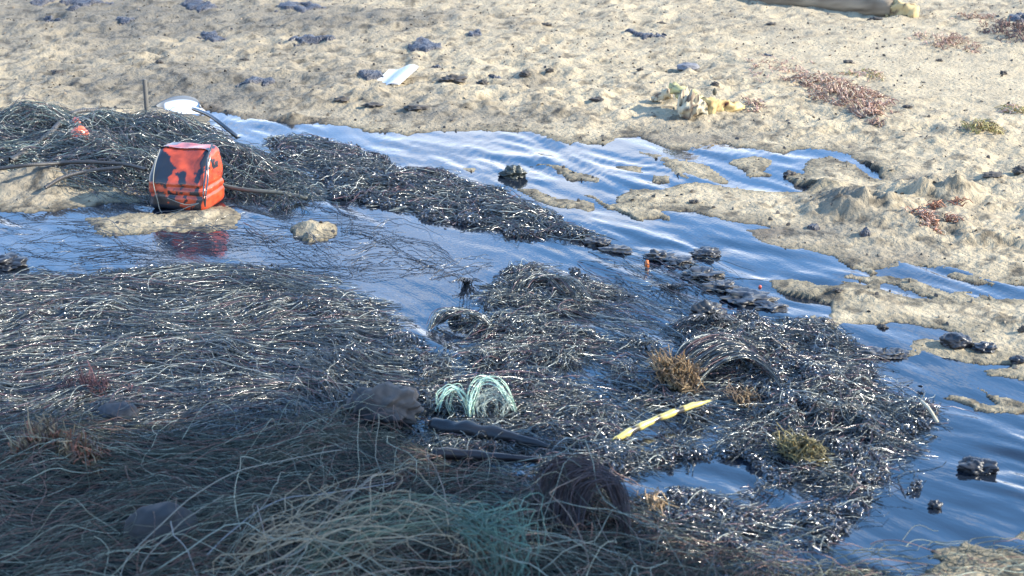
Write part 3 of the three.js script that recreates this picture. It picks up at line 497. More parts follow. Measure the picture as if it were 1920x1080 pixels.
// ---------------------------------------------------------------- plank, yellow stick, green nylon loops, stalks
{
  const a = onTop(806, 800, 0.022), b = onTop(1030, 838, 0.012), P = []; for (let k = 0; k <= 26; k++) P.push(a.clone().lerp(b, k / 26).add(new THREE.Vector3(0, 0.008 * Math.sin(k / 26 * 3.1), 0)));
  single('plank', 'black half-round plank lying in the oil below the green nylon loops', 'plank', a.clone().setY(0), tube(P, (t) => (t < 0.03 ? 0.014 : 0.021) * (1 - 0.75 * Math.max(0, t - 0.55) / 0.45), 14, () => [0.014, 0.014, 0.016], 0.45, 26, 3), M.lump);
  const c = onTop(812, 858, 0.018), d = onTop(1010, 870, 0.016), Q = []; for (let k = 0; k <= 20; k++) Q.push(c.clone().lerp(d, k / 20).add(new THREE.Vector3(0, 0.012, 0)));
  single('stick', 'black oil-coated stick lying parallel in front of the plank', 'stick', c, tube(Q, (t) => 0.014 * (1 - 0.5 * t), 9, () => [0.012, 0.01, 0.012], 0.4, 25, 8), M.lump);
  const y = curve([[1142, 829, 0.012], [1185, 807, 0.022], [1235, 784, 0.03], [1290, 764, 0.036], [1345, 747, 0.044]].map((a) => onTop(...a)), 40);
  single('cane', 'bright yellow split cane smeared with oil, slanting out of the pool', 'cane', G(1142, 829), tube(y, (t) => 0.0105 * (0.85 + 0.3 * noise(t * 9, 3)) * Math.min(1, 0.25 + t * 6, 0.2 + (1 - t) * 4), 9, (q, t, an) => { const o = sstep(0.05, 0.16, 1.3 * fbm(q.x * 20, q.z * 20, 3, 4) + 0.16 * Math.exp(-(((t - 0.48) / 0.07) ** 2)) + (Math.sin(an) < -0.5 ? 0.15 : -0.03)); return [lerp(0.62, 0.025, o), lerp(0.5, 0.022, o), lerp(0.13, 0.018, o)]; }, 0.4, 34), M.paint);
  const f = new Fibres(), green = (R) => { const t = 0.75 + 0.5 * R(); return [0.5 * t, 0.7 * t, 0.55 * t]; };
  bundle(f, [[820, 772, 0.01], [828, 742, 0.05], [850, 728, 0.065], [868, 742, 0.05], [882, 778, 0.01]], 9, 0.009, 0.0012, green, 901);
  bundle(f, [[884, 785, 0.01], [886, 752, 0.05], [905, 716, 0.085], [930, 716, 0.088], [955, 746, 0.05], [970, 778, 0.01]], 13, 0.012, 0.0012, green, 902);
  bundle(f, [[880, 785, 0.01], [872, 755, 0.04], [850, 735, 0.05], [842, 760, 0.03], [850, 780, 0.01]], 8, 0.008, 0.0012, (R) => [0.42, 0.5, 0.36], 903);
  bundle(f, [[905, 785, 0.01], [900, 755, 0.04], [925, 738, 0.055], [945, 760, 0.04], [935, 785, 0.01]], 22, 0.02, 0.001, (R) => [0.3, 0.36, 0.32], 904);
  single('nylon_line', 'two upright loops of pale green nylon line above the black plank', 'nylon line', G(890, 785), f.build(), M.dry);
}
{
  const stalk = (label, path, r, color, seed, n = 1, spread = 0.003) => { const f = new Fibres(); bundle(f, path, n, spread, r, (R) => color, seed, 40); single('dry_stalk', label, 'stalk', G(path[0][0], path[0][1]), f.build(), M.dry); };
  stalk('longest pale stalk arching from the bottom left up over the shaded net', [[222, 1085, 0.05], [235, 1050, 0.08], [300, 985, 0.13], [360, 930, 0.16], [440, 885, 0.17], [520, 866, 0.16], [600, 850, 0.14], [660, 842, 0.12]], 0.0019, [0.21, 0.21, 0.18], 801);
  stalk('second pale stalk beside the longest one, ending lower in the shaded net', [[258, 1085, 0.05], [270, 1055, 0.08], [330, 990, 0.12], [370, 960, 0.12], [420, 930, 0.1]], 0.0018, [0.2, 0.2, 0.17], 802);
  stalk('thin curved stalk dropping from the longest pale stalk near the blue stone', [[320, 965, 0.14], [325, 1000, 0.12], [350, 1030, 0.1], [372, 1085, 0.05]], 0.0018, [0.24, 0.25, 0.24], 803);
  stalk('pale stalk rising to the right from the bottom edge left of centre', [[450, 1085, 0.06], [500, 1055, 0.09], [560, 1030, 0.11], [620, 960, 0.14], [680, 905, 0.15], [720, 880, 0.13]], 0.0018, [0.24, 0.23, 0.19], 804, 2, 0.006);
  stalk('brownish stalk bent in a hook in the shaded net', [[480, 940, 0.08], [488, 975, 0.1], [505, 1020, 0.1], [530, 1045, 0.07], [600, 1080, 0.04]], 0.002, [0.26, 0.22, 0.2], 805);
  stalk('grey stalk crossing diagonally above the hooked brown stalk', [[370, 1060, 0.06], [430, 1000, 0.1], [520, 940, 0.13], [620, 925, 0.12], [740, 905, 0.1]], 0.002, [0.22, 0.24, 0.25], 806);
  const f = new Fibres(), teal = (R) => { const t = 0.6 + 0.7 * R(); return [0.10 * t, 0.19 * t, 0.15 * t]; };
  bundle(f, [[880, 985, 0.10], [905, 985, 0.13], [925, 1015, 0.12], [938, 1060, 0.08], [945, 1120, 0.02]], 34, 0.05, 0.0013, teal, 811); bundle(f, [[850, 980, 0.09], [915, 1000, 0.13], [960, 985, 0.12], [975, 1060, 0.08], [960, 1110, 0.03]], 26, 0.05, 0.0012, teal, 812);
  bundle(f, [[560, 1080, 0.04], [640, 1020, 0.09], [720, 985, 0.11], [830, 975, 0.1], [910, 990, 0.1]], 40, 0.05, 0.0013, (R) => { const t = 0.6 + R(); return [0.13 * t, 0.17 * t, 0.12 * t]; }, 813);
  single('nylon_line', 'blurred hank of teal nylon line hanging in the shaded foreground net', 'nylon line', G(930, 1060), f.build(), M.dry);
  const s = new Fibres(); bundle(s, [[460, 1090, 0.05], [560, 1050, 0.08], [660, 1035, 0.08], [760, 1060, 0.06], [830, 1090, 0.03]], 34, 0.13, 0.0012, (R) => { const t = 0.4 + 0.8 * R(); return [0.33 * t, 0.28 * t, 0.19 * t]; }, 821); bundle(s, [[480, 1080, 0.04], [560, 1020, 0.1], [640, 1000, 0.11], [700, 1040, 0.08]], 18, 0.10, 0.0012, (R) => { const t = 0.5 + 0.6 * R(); return [0.26 * t, 0.23 * t, 0.16 * t]; }, 822);
  single('dry_grass', 'tuft of pale dry grass stems at the bottom edge of the shaded net', 'dry grass', G(620, 1060), s.build(), M.dry);
}

// ---------------------------------------------------------------- weed clumps
function weedGeometry(cx, cz, rx, rz, h, n, pal, seed, r = 0.003) {
  const f = new Fibres(), R = rng(seed);
  for (let k = 0; k < n; k++) {
    const a = R() * 6.283, q = 1.25 * R() ** 0.62, x = cx + Math.cos(a) * q * rx, z = cz + Math.sin(a) * q * rz, hh = h * Math.max(0.12, 1 - 0.7 * q * q) * (0.4 + 0.8 * R()), an = a + (R() - 0.5) * 3, L = 0.02 + 0.035 * R(), y0 = topY(x, z), pts = [];
    if (noise(x * 14, z * 9, seed) < -0.12 + 0.25 * q) continue;
    const t = 0.6 + 0.7 * R(), c = pal[Math.floor(R() * pal.length)];
    for (let i = 0; i <= 5; i++) { const s = i / 5; pts.push(x + Math.cos(an + s * 1.6 * (R() - 0.2)) * L * s, Math.max(y0, 0) + hh * R() ** 0.3 * (0.6 + 0.4 * s) + 0.012 * Math.sin(s * 4 + k), z + Math.sin(an + s * 1.6) * L * s); }
    f.add(pts, r * (0.8 + 0.6 * R()), r * 0.5, [c[0] * t, c[1] * t, c[2] * t], 4);
    if (R() < 0.5) { const b = pts.slice(6, 12); f.add([b[0], b[1], b[2], b[0] + (R() - 0.5) * 0.03, b[1] + 0.012 * R(), b[2] + (R() - 0.5) * 0.03], r * 1.2, r * 0.7, [c[0] * t, c[1] * t, c[2] * t], 4); }
  }
  return f.build();
}
const RED = [[0.4, 0.24, 0.175], [0.32, 0.185, 0.13], [0.54, 0.39, 0.28], [0.18, 0.105, 0.08], [0.55, 0.45, 0.31]], PINK = [[0.56, 0.37, 0.28], [0.5, 0.31, 0.23], [0.45, 0.37, 0.25]], YEL = [[0.42, 0.36, 0.15], [0.35, 0.3, 0.12], [0.3, 0.22, 0.12]], BRN = [[0.18, 0.12, 0.07], [0.22, 0.15, 0.08], [0.11, 0.075, 0.05], [0.27, 0.19, 0.10]], ORG = [[0.42, 0.2, 0.11], [0.36, 0.15, 0.09], [0.3, 0.13, 0.08]];
function weed(label, px, py, rx, ry, h, n, pal, seed, r, cat = 'seaweed') {
  const b = blob(px, py, rx, ry, 1), o = new THREE.Vector3(b.x, 0, b.z);
  const t = thing('seaweed_clump', label, cat, o); part(t, 'frond', weedGeometry(b.x, b.z, b.rx, Math.max(b.rz, 0.03), h, n, pal, seed, r), M.weed, 'stuff'); return t;
}
const parts = (list) => list;
{ // the big red patch is one drift of weed made of several lobes
  const o = G(1585, 200), t = thing('seaweed_drift', 'largest drift of red-brown seaweed on the bare sand right of the driftwood', 'seaweed', o);
  for (const [px, py, rx, ry, h, n, s] of parts([[1540, 168, 50, 14, 0.04, 420, 1], [1590, 192, 60, 20, 0.06, 800, 2], [1625, 215, 36, 14, 0.04, 340, 3], [1640, 238, 22, 9, 0.03, 200, 4]])) { const b = blob(px, py, rx, ry, 1); part(t, 'frond', weedGeometry(b.x, b.z, b.rx, b.rz, h, n, RED.concat(PINK.slice(0, 1)), 30 + s), M.weed, 'stuff'); }
}
weed('pale pink scattering of seaweed to the upper left of the largest drift', 1475, 142, 70, 22, 0.012, 360, PINK, 41);
weed('orange-pink seaweed wisp at the upper right of the largest drift', 1625, 152, 40, 9, 0.02, 160, PINK.concat(YEL), 42);
weed('rounded reddish seaweed clump on the smooth sand below the log end', 1772, 88, 46, 16, 0.055, 520, RED.concat(PINK), 43);
weed('dark red seaweed clump cut by the upper right edge of the view', 1905, 72, 50, 20, 0.085, 700, [[0.14, 0.09, 0.08], [0.2, 0.1, 0.08], [0.08, 0.07, 0.07]], 44);
weed('thin trail of pinkish seaweed leading to the dark red clump', 1835, 40, 38, 6, 0.025, 200, RED.concat(PINK), 45);
weed('small red seaweed sprig at the right tip of the driftwood', 1405, 208, 26, 10, 0.025, 170, RED.concat(PINK), 46);
weed('orange seaweed strip on the sand beyond the right-hand mounds', 1790, 402, 36, 6, 0.02, 150, ORG, 47);
weed('orange seaweed clump below the orange strip on the right sand', 1752, 428, 34, 17, 0.03, 300, ORG.concat(RED), 48);
weed('small yellow seaweed tuft on the sand near the right edge', 1840, 262, 24, 9, 0.04, 160, YEL, 49);
weed('pinkish seaweed tuft touching the right edge of the view', 1912, 222, 22, 10, 0.035, 140, PINK.concat(YEL), 50);
weed('brown seaweed clump hung over the right net beside the yellow cane', 1262, 728, 44, 24, 0.10, 620, BRN.concat([[0.34, 0.2, 0.085]]), 51, 0.0022);
weed('brown seaweed clump on the shaded net at the left edge', 110, 890, 70, 34, 0.10, 900, [[0.22, 0.17, 0.10], [0.3, 0.22, 0.13], [0.12, 0.08, 0.06], [0.32, 0.14, 0.09]], 52, 0.0022);
weed('olive seaweed clump poking from the oiled weed right of the small pool', 1490, 862, 38, 12, 0.065, 300, [[0.28, 0.22, 0.09], [0.2, 0.17, 0.08], [0.1, 0.09, 0.05]], 53, 0.0022);
weed('tan seaweed scrap at the bottom of the right-hand net pile', 1245, 968, 36, 10, 0.06, 220, [[0.42, 0.28, 0.16], [0.36, 0.25, 0.13]], 54, 0.002);
weed('small tan scrap lodged in the right net above the small pool', 1395, 762, 22, 8, 0.06, 120, BRN, 55, 0.002);
weed('reddish weed mat near the far left net above the brown clump', 190, 740, 60, 12, 0.07, 160, [[0.14, 0.06, 0.06], [0.1, 0.05, 0.05]], 56, 0.0016);

// ---------------------------------------------------------------- driftwood, log, stones
{
  const o = G(1310, 216), t = thing('driftwood', 'knobbly pale driftwood root lying alone on the bare sand', 'driftwood', o);
  const V = (px, py, h) => G(px, py, h);
  const tan = (q, s, a) => { const k = fbm(q.x * 30, q.y * 40, q.z * 20, 3); return [0.38 + 0.8 * k, 0.27 + 0.65 * k, 0.11 + 0.3 * k]; }, pale = (q) => { const k = fbm(q.x * 45, q.y * 45, q.z * 45 + 3, 3); const br = sstep(-0.02, 0.16, k); return [lerp(0.46, 0.13, br), lerp(0.40, 0.085, br), lerp(0.27, 0.055, br)]; }, moss = (q) => { const k = fbm(q.x * 40, q.y * 40, q.z * 40, 3); const br = sstep(-0.05, 0.15, k); return [lerp(0.48, 0.1, br), lerp(0.44, 0.09, br), lerp(0.2, 0.06, br)]; };
  part(t, 'stump', tube(curve([[1272, 205, 0.055], [1300, 205, 0.055], [1322, 206, 0.05]], 14), (s) => 0.058 + 0.014 * Math.sin(s * 5), 26, pale, 0.8, 34, 5), M.plain);
  part(t, 'branch', tube(curve([[1318, 204, 0.055], [1345, 200, 0.05], [1370, 203, 0.04], [1392, 203, 0.03]], 18), (s) => 0.052 * (1 - 0.6 * s), 22, tan, 0.6, 34, 9), M.plain);
  part(t, 'branch', tube(curve([[1262, 164, 0.12], [1280, 176, 0.11], [1300, 186, 0.09], [1318, 192, 0.075]], 14), (s) => 0.026, 16, moss, 0.9, 50, 2), M.plain);
  part(t, 'branch', tube(curve([[1222, 186, 0.03], [1240, 180, 0.05], [1258, 172, 0.075]], 12), (s) => 0.014 + 0.014 * s, 16, pale, 0.7, 50, 12), M.plain);
  part(t, 'knob', lump(V(1340, 172, 0.085), 0.01, 0.018, 0.01, 0.3, 2, () => [0.1, 0.09, 0.06], 3, 5), M.plain);
}
{
  const a = G(1392, -12, 0.06), b = G(1676, 18, 0.065), dir = a.clone().sub(b), P = []; for (let k = 0; k <= 40; k++) P.push(b.clone().addScaledVector(dir, k / 40 * 1.9));
  const t = thing('log', 'weathered grey log with a split yellow end at the top right', 'log', G(1680, 33));
  part(t, 'trunk', tube(P, (s) => 0.072 + 0.006 * Math.sin(s * 19), 22, (q) => { const k = fbm(q.x * 6, q.y * 60, q.z * 6, 4); return [0.22 + 0.34 * k, 0.165 + 0.27 * k, 0.105 + 0.18 * k]; }, 0.14, 9, 2), M.plain);
  const e = []; for (let k = 0; k <= 14; k++) e.push(b.clone().addScaledVector(dir, 0.02 - k / 14 * 0.16));
  part(t, 'split_end', tube(e, (s) => 0.066 * (1 - 0.35 * s * s), 20, (q) => { const k = fbm(q.x * 26, q.y * 60, q.z * 14, 3); const d = sstep(0.12, 0.2, k); return [lerp(0.45, 0.13, d), lerp(0.34, 0.08, d), lerp(0.16, 0.04, d)]; }, 0.55, 18, 6), M.plain);
}
const darkStone = (x, y, z, q) => { const t = 0.7 + 0.5 * fbm(x * 5, y * 5, z * 5, 3); return [0.022 * t, 0.024 * t, 0.03 * t]; }, clay = (x, y, z, q) => { const t = 0.8 + 0.7 * fbm(x * 4, y * 4, z * 4, 3); return [0.075 * t, 0.065 * t, 0.055 * t]; };
function stone(name, label, cat, px, py, rx, ry, amp, color, seed, mat = M.plain, base = 0, group) { const b = blob(px, py + ry * 0.7, rx, 4, 1), rad_ = b.rx, hh = Math.abs(G(px, py, 0).distanceTo(camera.position)) / FPX * ry * 1.05, q0 = base ? onTop(px, py + ry * 0.6) : b, p = new THREE.Vector3(q0.x, topY(q0.x, q0.z) + hh * (base ? 0.3 : 0.45), q0.z); return single(name, label, cat, new THREE.Vector3(p.x, p.y - hh * 0.45, p.z), lump(p, rad_, hh, rad_ * 0.8, amp, 1.7, color, seed, rx > 20 ? 14 : 7), mat, group); }
stone('stone', 'dark wet stone at the tip of the right-hand water tongue', 'stone', 1792, 640, 28, 15, 0.22, darkStone, 3, M.lump);
stone('stone', 'oily black lump next to the dark wet stone', 'stone', 1845, 653, 22, 9, 0.35, darkStone, 5, M.lump);
stone('stone', 'smaller black lump third along from the dark wet stone', 'stone', 1908, 676, 14, 8, 0.35, darkStone, 8, M.lump);
stone('stone', 'bluish rounded stone half sunk in the shaded foreground net', 'stone', 305, 985, 66, 50, 0.12, (x, y, z) => { const t = 0.8 + 0.5 * fbm(x * 3, y * 3, z * 3, 3); return [0.03 * t, 0.033 * t, 0.036 * t]; }, 13, M.plain, 0.02);
stone('stone', 'blue-grey stone showing through the netting at the left', 'stone', 222, 772, 38, 18, 0.15, (x, y, z) => { const t = 0.8 + 0.6 * fbm(x * 3, y * 3, z * 3, 3); return [0.045 * t, 0.05 * t, 0.058 * t]; }, 17, M.plain, 0.015);
stone('mud_clod', 'brown-grey mud clod standing on the net left of the green loops', 'mud clod', 722, 752, 62, 36, 0.35, (x, y, z) => { const t = 0.8 + 0.8 * fbm(x * 5, y * 5, z * 5, 4), k = sstep(-0.1, 0.8, x + y); return [lerp(0.03, 0.12, k) * t, lerp(0.032, 0.10, k) * t, lerp(0.036, 0.085, k) * t]; }, 23, M.plain, 0.015);
stone('weed_tuft', 'dark tuft of oiled weed sitting alone in the upper stream', 'weed tuft', 962, 322, 22, 13, 0.5, (x, y, z) => [0.04, 0.045, 0.035], 29, M.lump);
stone('weed_tuft', 'dark round tuft of oiled weed at the foot of the right net', 'weed tuft', 1325, 580, 30, 16, 0.5, (x, y, z) => [0.03, 0.03, 0.03], 31, M.lump);
stone('stone', 'grey stone on the sand above the driftwood', 'stone', 1290, 133, 20, 8, 0.25, (x, y, z) => [0.17, 0.17, 0.18], 37, M.plain);
stone('weed_tuft', 'glossy black clump of weed in the right water below the net', 'weed tuft', 1835, 872, 34, 14, 0.5, darkStone, 41, M.lump);
stone('weed_tuft', 'small glossy clump of weed low in the right water', 'weed tuft', 1752, 945, 12, 8, 0.5, darkStone, 43, M.lump);
stone('weed_tuft', 'flat oily clump at the left edge of the pool', 'weed tuft', 14, 490, 34, 13, 0.45, darkStone, 47, M.lump);
{ // string of oiled lumps across the lower stream
  const f = [[1120, 452, 20, 10], [1155, 467, 24, 7], [1235, 478, 22, 11], [1275, 488, 26, 10], [1322, 472, 24, 12], [1318, 512, 30, 13], [1352, 536, 28, 12], [1400, 556, 40, 14], [1445, 575, 24, 9], [1640, 660, 26, 8], [1680, 662, 20, 8]];
  const L = ['oiled lump at the lower end of the weed ridge', 'flat oiled lump just right of the weed ridge end', 'oiled lump at the start of the line across the lower stream', 'second oiled lump in the line across the lower stream', 'rounded blackish lump standing apart behind the line in the lower stream', 'brownish oiled lump in the middle of the lower stream line', 'oiled lump before the longest one in the lower stream line', 'longest oiled lump in the lower stream line', 'last oiled lump at the right end of the lower stream line', 'oiled lump on the spit between the right water tongues', 'blackish lump at the sandy edge beside the right water tongue'];
  f.forEach(([x, y, a, b], i) => stone('oiled_lump', L[i], 'oiled lump', x, y, a * 1.1, b * 0.7, 0.6, (X, Y, Z) => { const k = sstep(0, 0.3, fbm(X * 3 + i, Y * 3, Z * 3, 3)); return [lerp(0.03, 0.12, k), lerp(0.033, 0.10, k), lerp(0.04, 0.07, k)]; }, 50 + i * 3, M.lump));
}
{ // clods thrown about on the upper beach: nothing tells the small ones apart
  const spots = [[110, 146, 13, 6, 'dark clod on the sand above the left end of the net heap'], [300, 128, 8, 3, 'small clod on the sand above the short post'], [850, 160, 26, 6, 'long flat clod left of the narrow oily patch'], [905, 160, 12, 5, 'clod just left of the trampled hole in the sand'], [1340, 172, 8, 4, 'little clod directly behind the driftwood'], [985, 152, 12, 5, 'clod on the left rim of the trampled hole'], [1030, 140, 8, 5, 'clod on the upper right rim of the trampled hole'], [1640, 40, 14, 4, 'flat clod lying against the underside of the log'], [1480, 325, 14, 5, 'clod at the water edge of the small upper pool'], [1860, 340, 20, 4, 'long clod right of the sand mounds'], [1910, 330, 14, 7, 'clod right of the mounds touching the right edge'], [1300, 380, 10, 4, 'clod alone on the sand tongue below the upper pool'], [1915, 625, 8, 7, 'clod on the right edge above the dark wet stone'], [1655, 612, 10, 4, 'clod on the lower rim of the middle right sandbar'], [1570, 552, 9, 3, 'clod in the middle of the right sandbar'], [640, 195, 16, 5, 'leftmost of three clods above the head of the stream'], [700, 205, 20, 4, 'middle one of three clods above the head of the stream'], [780, 214, 22, 4, 'rightmost of three clods above the head of the stream'], [460, 120, 8, 3, 'clod between the flat oily patch and the blue puddle'], [1200, 140, 7, 3, 'small clod up and left of the grey stone'], [1120, 196, 14, 4, 'clod on the sand left of the driftwood'], [1700, 212, 9, 3, 'clod just right of the largest seaweed drift'], [1760, 120, 8, 3, 'clod just below the rounded reddish seaweed clump'], [1590, 125, 10, 3, 'clod above the largest seaweed drift'], [1880, 145, 8, 4, 'clod on smooth sand below the dark red clump'], [1445, 52, 10, 3, 'clod on the sand below the middle of the log'], [1240, 50, 10, 3, 'clod on the sand left of the log'], [1025, 55, 10, 3, 'clod on the far sand at the middle of the top']];
  for (const [x, y, a, b, label] of spots) stone('clod', label, 'clod', x, y, a * 0.85, b, 0.6, clay, 100 + x, M.plain, 0, 'small dark clods scattered on the sand');
}
// ---------------------------------------------------------------- oily patches on the upper beach
{
  const list = [[150, 16, 42, 13, 'oily bluish patch at the top edge, left of the grey weed'], [85, 8, 20, 7, 'small oily patch at the top left corner'], [92, 45, 28, 8, 'oily patch below the topmost left patch'], [245, 46, 34, 7, 'thin oily patch right of the leftmost patch'], [370, 18, 42, 9, 'long oily patch near the top, left of centre'], [412, 73, 44, 8, 'flat oily patch left of the round oily patch'], [572, 86, 40, 12, 'round oily patch alone on the left sand'], [560, 16, 46, 14, 'broad oily patch touching the grey slope at the top'], [800, 94, 46, 12, 'oily patch in the middle of the upper sand'], [895, 70, 16, 7, 'faint small oily patch right of the middle one'], [475, 161, 36, 11, 'blue shining oily puddle just above the net heap'], [1210, 76, 36, 9, 'oily patch on the sand above the driftwood'], [930, 155, 36, 7, 'narrow oily patch beside the trampled hole'], [700, 152, 26, 7, 'oily smear beside the white plastic scrap'], [820, 132, 14, 5, 'tiny oily patch above the narrow one'], [1440, 110, 16, 3, 'thin oily streak on the sand left of the pink weed'], [1525, 432, 26, 8, 'dull oily puddle in the rough sand between mounds and water'], [1618, 452, 16, 7, 'second dull oily puddle in the rough sand'], [1900, 44, 26, 8, 'oily patch on the dark red seaweed at the right edge']];
  for (const [px, py, rx, ry, label] of list) {
    const b = blob(px, py, rx, ry, 1), t = thing('oil_patch', label, 'oil patch', new THREE.Vector3(b.x, 0, b.z)), n = 46, v = [], idx = [], uv = [];
    for (let j = 0; j <= n; j++) for (let i = 0; i <= n; i++) { const u = (i / n * 2 - 1) * 1.5, w = (j / n * 2 - 1) * 1.5, x = b.x + u * b.rx, z = b.z + w * b.rz, e = 0.66 - Math.hypot(u, w) + 2.3 * fbm(x * 7, z * 3.6, px, 5); v.push(x, landAt(x, z) + lerp(-0.03, 0.008, sstep(-0.1, 0.12, e)) + sstep(0, 0.4, e) * 0.02 * (0.5 + fbm(x * 26, z * 14, 5, 3)), z); uv.push(x * 2, z * 2); }
    for (let j = 0; j < n; j++) for (let i = 0; i < n; i++) { const a = j * (n + 1) + i; idx.push(a, a + n + 1, a + 1, a + 1, a + n + 1, a + n + 2); }
    const g = new THREE.BufferGeometry(); g.setAttribute('position', new THREE.Float32BufferAttribute(v, 3)); g.setAttribute('uv', new THREE.Float32BufferAttribute(uv, 2)); g.setIndex(idx); g.computeVertexNormals();
    part(t, 'film', g, M.tar);
  }
}
// ---------------------------------------------------------------- threads afloat, twigs and litter
{
  const f = new Fibres(), R = rng(91), dk = () => [0.03, 0.036, 0.045];
  const runs = [[[640, 430], [700, 440], [750, 470], [820, 500]], [[650, 470], [720, 450], [780, 455], [850, 490]], [[640, 497], [720, 488], [770, 492]], [[690, 445], [730, 430], [790, 440], [840, 470]], [[740, 510], [800, 500], [830, 480]], [[660, 515], [690, 480], [760, 470]], [[560, 430], [600, 470], [640, 500]], [[470, 420], [540, 470], [600, 500]], [[380, 420], [450, 440], [540, 450], [600, 440]], [[100, 420], [180, 430], [240, 470], [300, 480]], [[40, 450], [120, 470], [200, 465]], [[150, 480], [260, 470], [330, 500]], [[800, 520], [860, 500], [930, 490]], [[760, 480], [840, 510], [900, 540]], [[620, 380], [660, 410], [640, 440]], [[580, 385], [620, 400], [680, 410]]];
  runs.forEach((r, k) => bundle(f, r.map(([x, y]) => [x, y, 0.004]), 4, 0.03, 0.0015, dk, 950 + k, 26));
  for (let k = 0; k < 75; k++) { const x = lerp(-40, 640, R()), y = lerp(405, 520, R()), a = (R() - 0.5) * 1.2, L = 60 + 180 * R(); bundle(f, [[x, y, 0.003], [x + L * 0.4, y + a * 10 + (R() - 0.5) * 24, 0.006], [x + L, y + a * 20, 0.003]], 2, 0.03, 0.0012, dk, 1200 + k, 16); }
  const t = single('loose_netting', 'thin torn netting threads floating across the calm pool', 'netting', G(700, 470), f.build(), M.strand); t.userData.kind = 'thing';
  const h = new Fibres();
  for (let k = 0; k < 420; k++) { const x = lerp(1080, 1310, R()), y = lerp(470, 790, R()) , a = 0.35 + (R() - 0.5) * 0.7, L = 30 + 110 * R(); bundle(h, [[x, y, 0.002], [x + L * 0.5, y + L * 0.5 * a + (R() - 0.5) * 12, 0.004 + 0.012 * R()], [x + L, y + L * a, 0.002]], 1, 0.012, 0.0011, oily, 1400 + k, 12); }
  single('loose_netting', 'loose black strands drifting in the stream between the two right nets', 'netting', G(1200, 620), h.build(), M.strand).userData.kind = 'thing';
  const tw = (label, px, py, n, s, hh, seed) => { const q = new Fibres(), Q = rng(seed); for (let k = 0; k < n; k++) { const a = (Q() - 0.5) * 2; bundle(q, [[px + (Q() - 0.5) * s * 0.5, py, 0.0], [px + a * s * 0.6, py - hh * 500 * 0.25, hh * 0.5 * Q()], [px + a * s * 1.3, py - 4, hh * (0.3 + 0.9 * Q()) * (1 - 0.6 * Math.abs(a))]], 1, 0.004, 0.0022, dk, seed * 100 + k, 8); } single('twig', label, 'twig', G(px, py), q.build(), M.strand); };
  tw('oil-coated twigs sticking up in the calm pool', 876, 532, 26, 26, 0.07, 5); tw('spiky oiled twigs standing in the water right of the centre net', 1260, 540, 22, 40, 0.05, 6); tw('oiled sticks poking out of the round tuft by the right net', 1335, 605, 34, 50, 0.10, 7);
  const st = curve([[1728, 752, 0.05], [1742, 766, 0.05], [1758, 792, 0.02]], 10); single('stick', 'short pale stick leaning at the right tip of the net pile', 'stick', G(1742, 790), tube(st, () => 0.004, 7, () => [0.42, 0.38, 0.28]), M.plain);
  const fl = curve([[1212, 483, 0.0], [1212, 490, 0.012], [1213, 500, 0.02]], 6); void fl;
  stone('float_fragment', 'tiny orange fragment stuck in the oil right of the weed ridge', 'float fragment', 1213, 494, 4, 9, 0.2, () => [0.6, 0.16, 0.04], 61, M.paint);
  stone('float_fragment', 'red speck of plastic on the lower stream lumps', 'float fragment', 1425, 537, 3, 3, 0.2, () => [0.6, 0.08, 0.03], 63, M.paint);
  stone('shell', 'small yellowish shell on the shaded net at the left', 'shell', 214, 850, 12, 7, 0.2, () => [0.5, 0.42, 0.26], 67, M.plain, 0.09);
  stone('shell', 'tiny tan shell at the left edge of the wavy net mat', 'shell', 119, 533, 8, 5, 0.2, () => [0.5, 0.36, 0.18], 69, M.plain, 0.03);
}
{ // fine litter on the sand
  const R = rng(55), n = 5200, im = new THREE.InstancedMesh(bitShapes[0], M.plain.clone(), n); im.material.vertexColors = false; const m = new THREE.Matrix4(), q = new THREE.Quaternion(), e = new THREE.Euler(); let k = 0;
  while (k < n) { const z = -lerp(2.4, 11.5, Math.sqrt(R())), x = (R() * 2 - 1) * 0.42 * (-z + 0.4); const d = shore(x, z); if (d < 0.0 || (d > 0.12 && R() < 0.55)) continue; const s = lerp(0.002, 0.009, R() ** 3) ; q.setFromEuler(e.set(R() * 6, R() * 6, R() * 6)); m.compose(new THREE.Vector3(x, landAt(x, z) + s * 0.3, z), q, new THREE.Vector3(s, s * 0.8, s)); im.setMatrixAt(k, m); const t = 0.6 + R(); im.setColorAt(k++, R() < 0.6 ? C(0.05 * t, 0.045 * t, 0.04 * t) : C(0.13 * t, 0.105 * t, 0.075 * t)); }
  im.name = 'beach_litter'; im.userData.kind = 'stuff'; tag(im, 'fine dark crumbs of weed and tar strewn over the sand', 'litter'); im.castShadow = im.receiveShadow = true; scene.add(im);
}
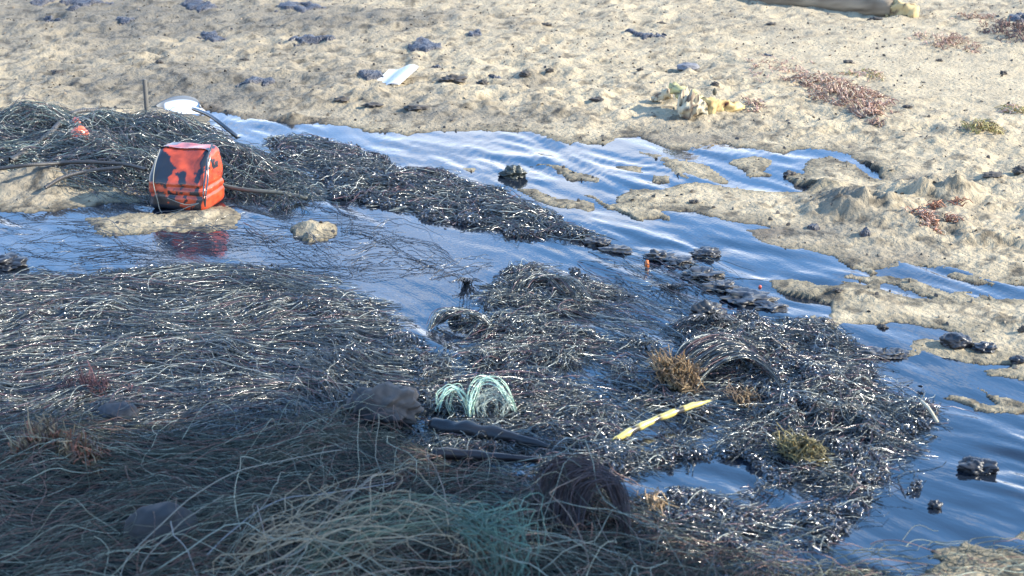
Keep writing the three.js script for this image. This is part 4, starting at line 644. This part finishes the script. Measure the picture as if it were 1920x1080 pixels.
// ---------------------------------------------------------------- netting thrown over the sand at the lower right corner
{
  const f = new Fibres(), R = rng(17);
  for (let k = 0; k < 120; k++) { const x = lerp(1500, 1960, R()), y = lerp(1025, 1110, R()), L = 40 + 120 * R(), a = (R() - 0.5) * 2; bundle(f, [[x, y, 0.02], [x + L * 0.4, y + a * 14 + (R() - 0.5) * 20, 0.03], [x + L, y + a * 24, 0.02]], 1, 0.02, 0.0012, shadeNet, 2000 + k, 12); }
  single('loose_netting', 'sparse dark mesh spread over the sand in the lower right corner', 'netting', G(1750, 1060), f.build(), M.dry);
}
// ---------------------------------------------------------------- the tree whose crown shades the near net
{
  const c = new THREE.Vector3(-1.35, 0, -1.95), hgt = 4.3, crown = c.clone().addScaledVector(sunDir, hgt / sunDir.y), foot = new THREE.Vector3(crown.x + 0.9, -0.1, 1.2);
  const t = thing('beach_tree', 'leaning broadleaf tree beside the photographer that shades the near net', 'tree', foot);
  part(t, 'trunk', tube(new THREE.CatmullRomCurve3([foot, foot.clone().lerp(crown, 0.5).add(new THREE.Vector3(0.3, 0.3, 0.3)), crown]).getPoints(20), (s) => 0.16 * (1 - 0.6 * s), 14, () => [0.16, 0.12, 0.09], 0.2, 6), M.plain);
  const leaf = new THREE.PlaneGeometry(0.15, 0.09, 2, 1), R = rng(8), n = 3000, im = new THREE.InstancedMesh(leaf, new THREE.MeshStandardMaterial({ color: C(0.05, 0.09, 0.03), roughness: 0.6, side: THREE.DoubleSide }), n), m = new THREE.Matrix4(), q = new THREE.Quaternion(), e = new THREE.Euler();
  for (let k = 0; k < n; k++) { let x, y, z, l; do { x = R() * 2 - 1; y = R() * 2 - 1; z = R() * 2 - 1; l = x * x + y * y + z * z; } while (l > 0.9 + 0.8 * noise(x * 2.5, y * 2.5, z * 2.5) || (noise(x * 4, y * 4, z * 4) < -0.28)); q.setFromEuler(e.set(R() * 6, R() * 6, R() * 6)); m.compose(new THREE.Vector3(crown.x + x * 0.9, crown.y + y * 0.9, crown.z + z * 1.35), q, new THREE.Vector3(1, 1, 1)); im.setMatrixAt(k, m); }
  im.name = 'crown'; im.userData.kind = 'stuff'; im.castShadow = im.receiveShadow = true; im.position.copy(foot).negate(); t.add(im);
}
renderer.render(scene, camera);
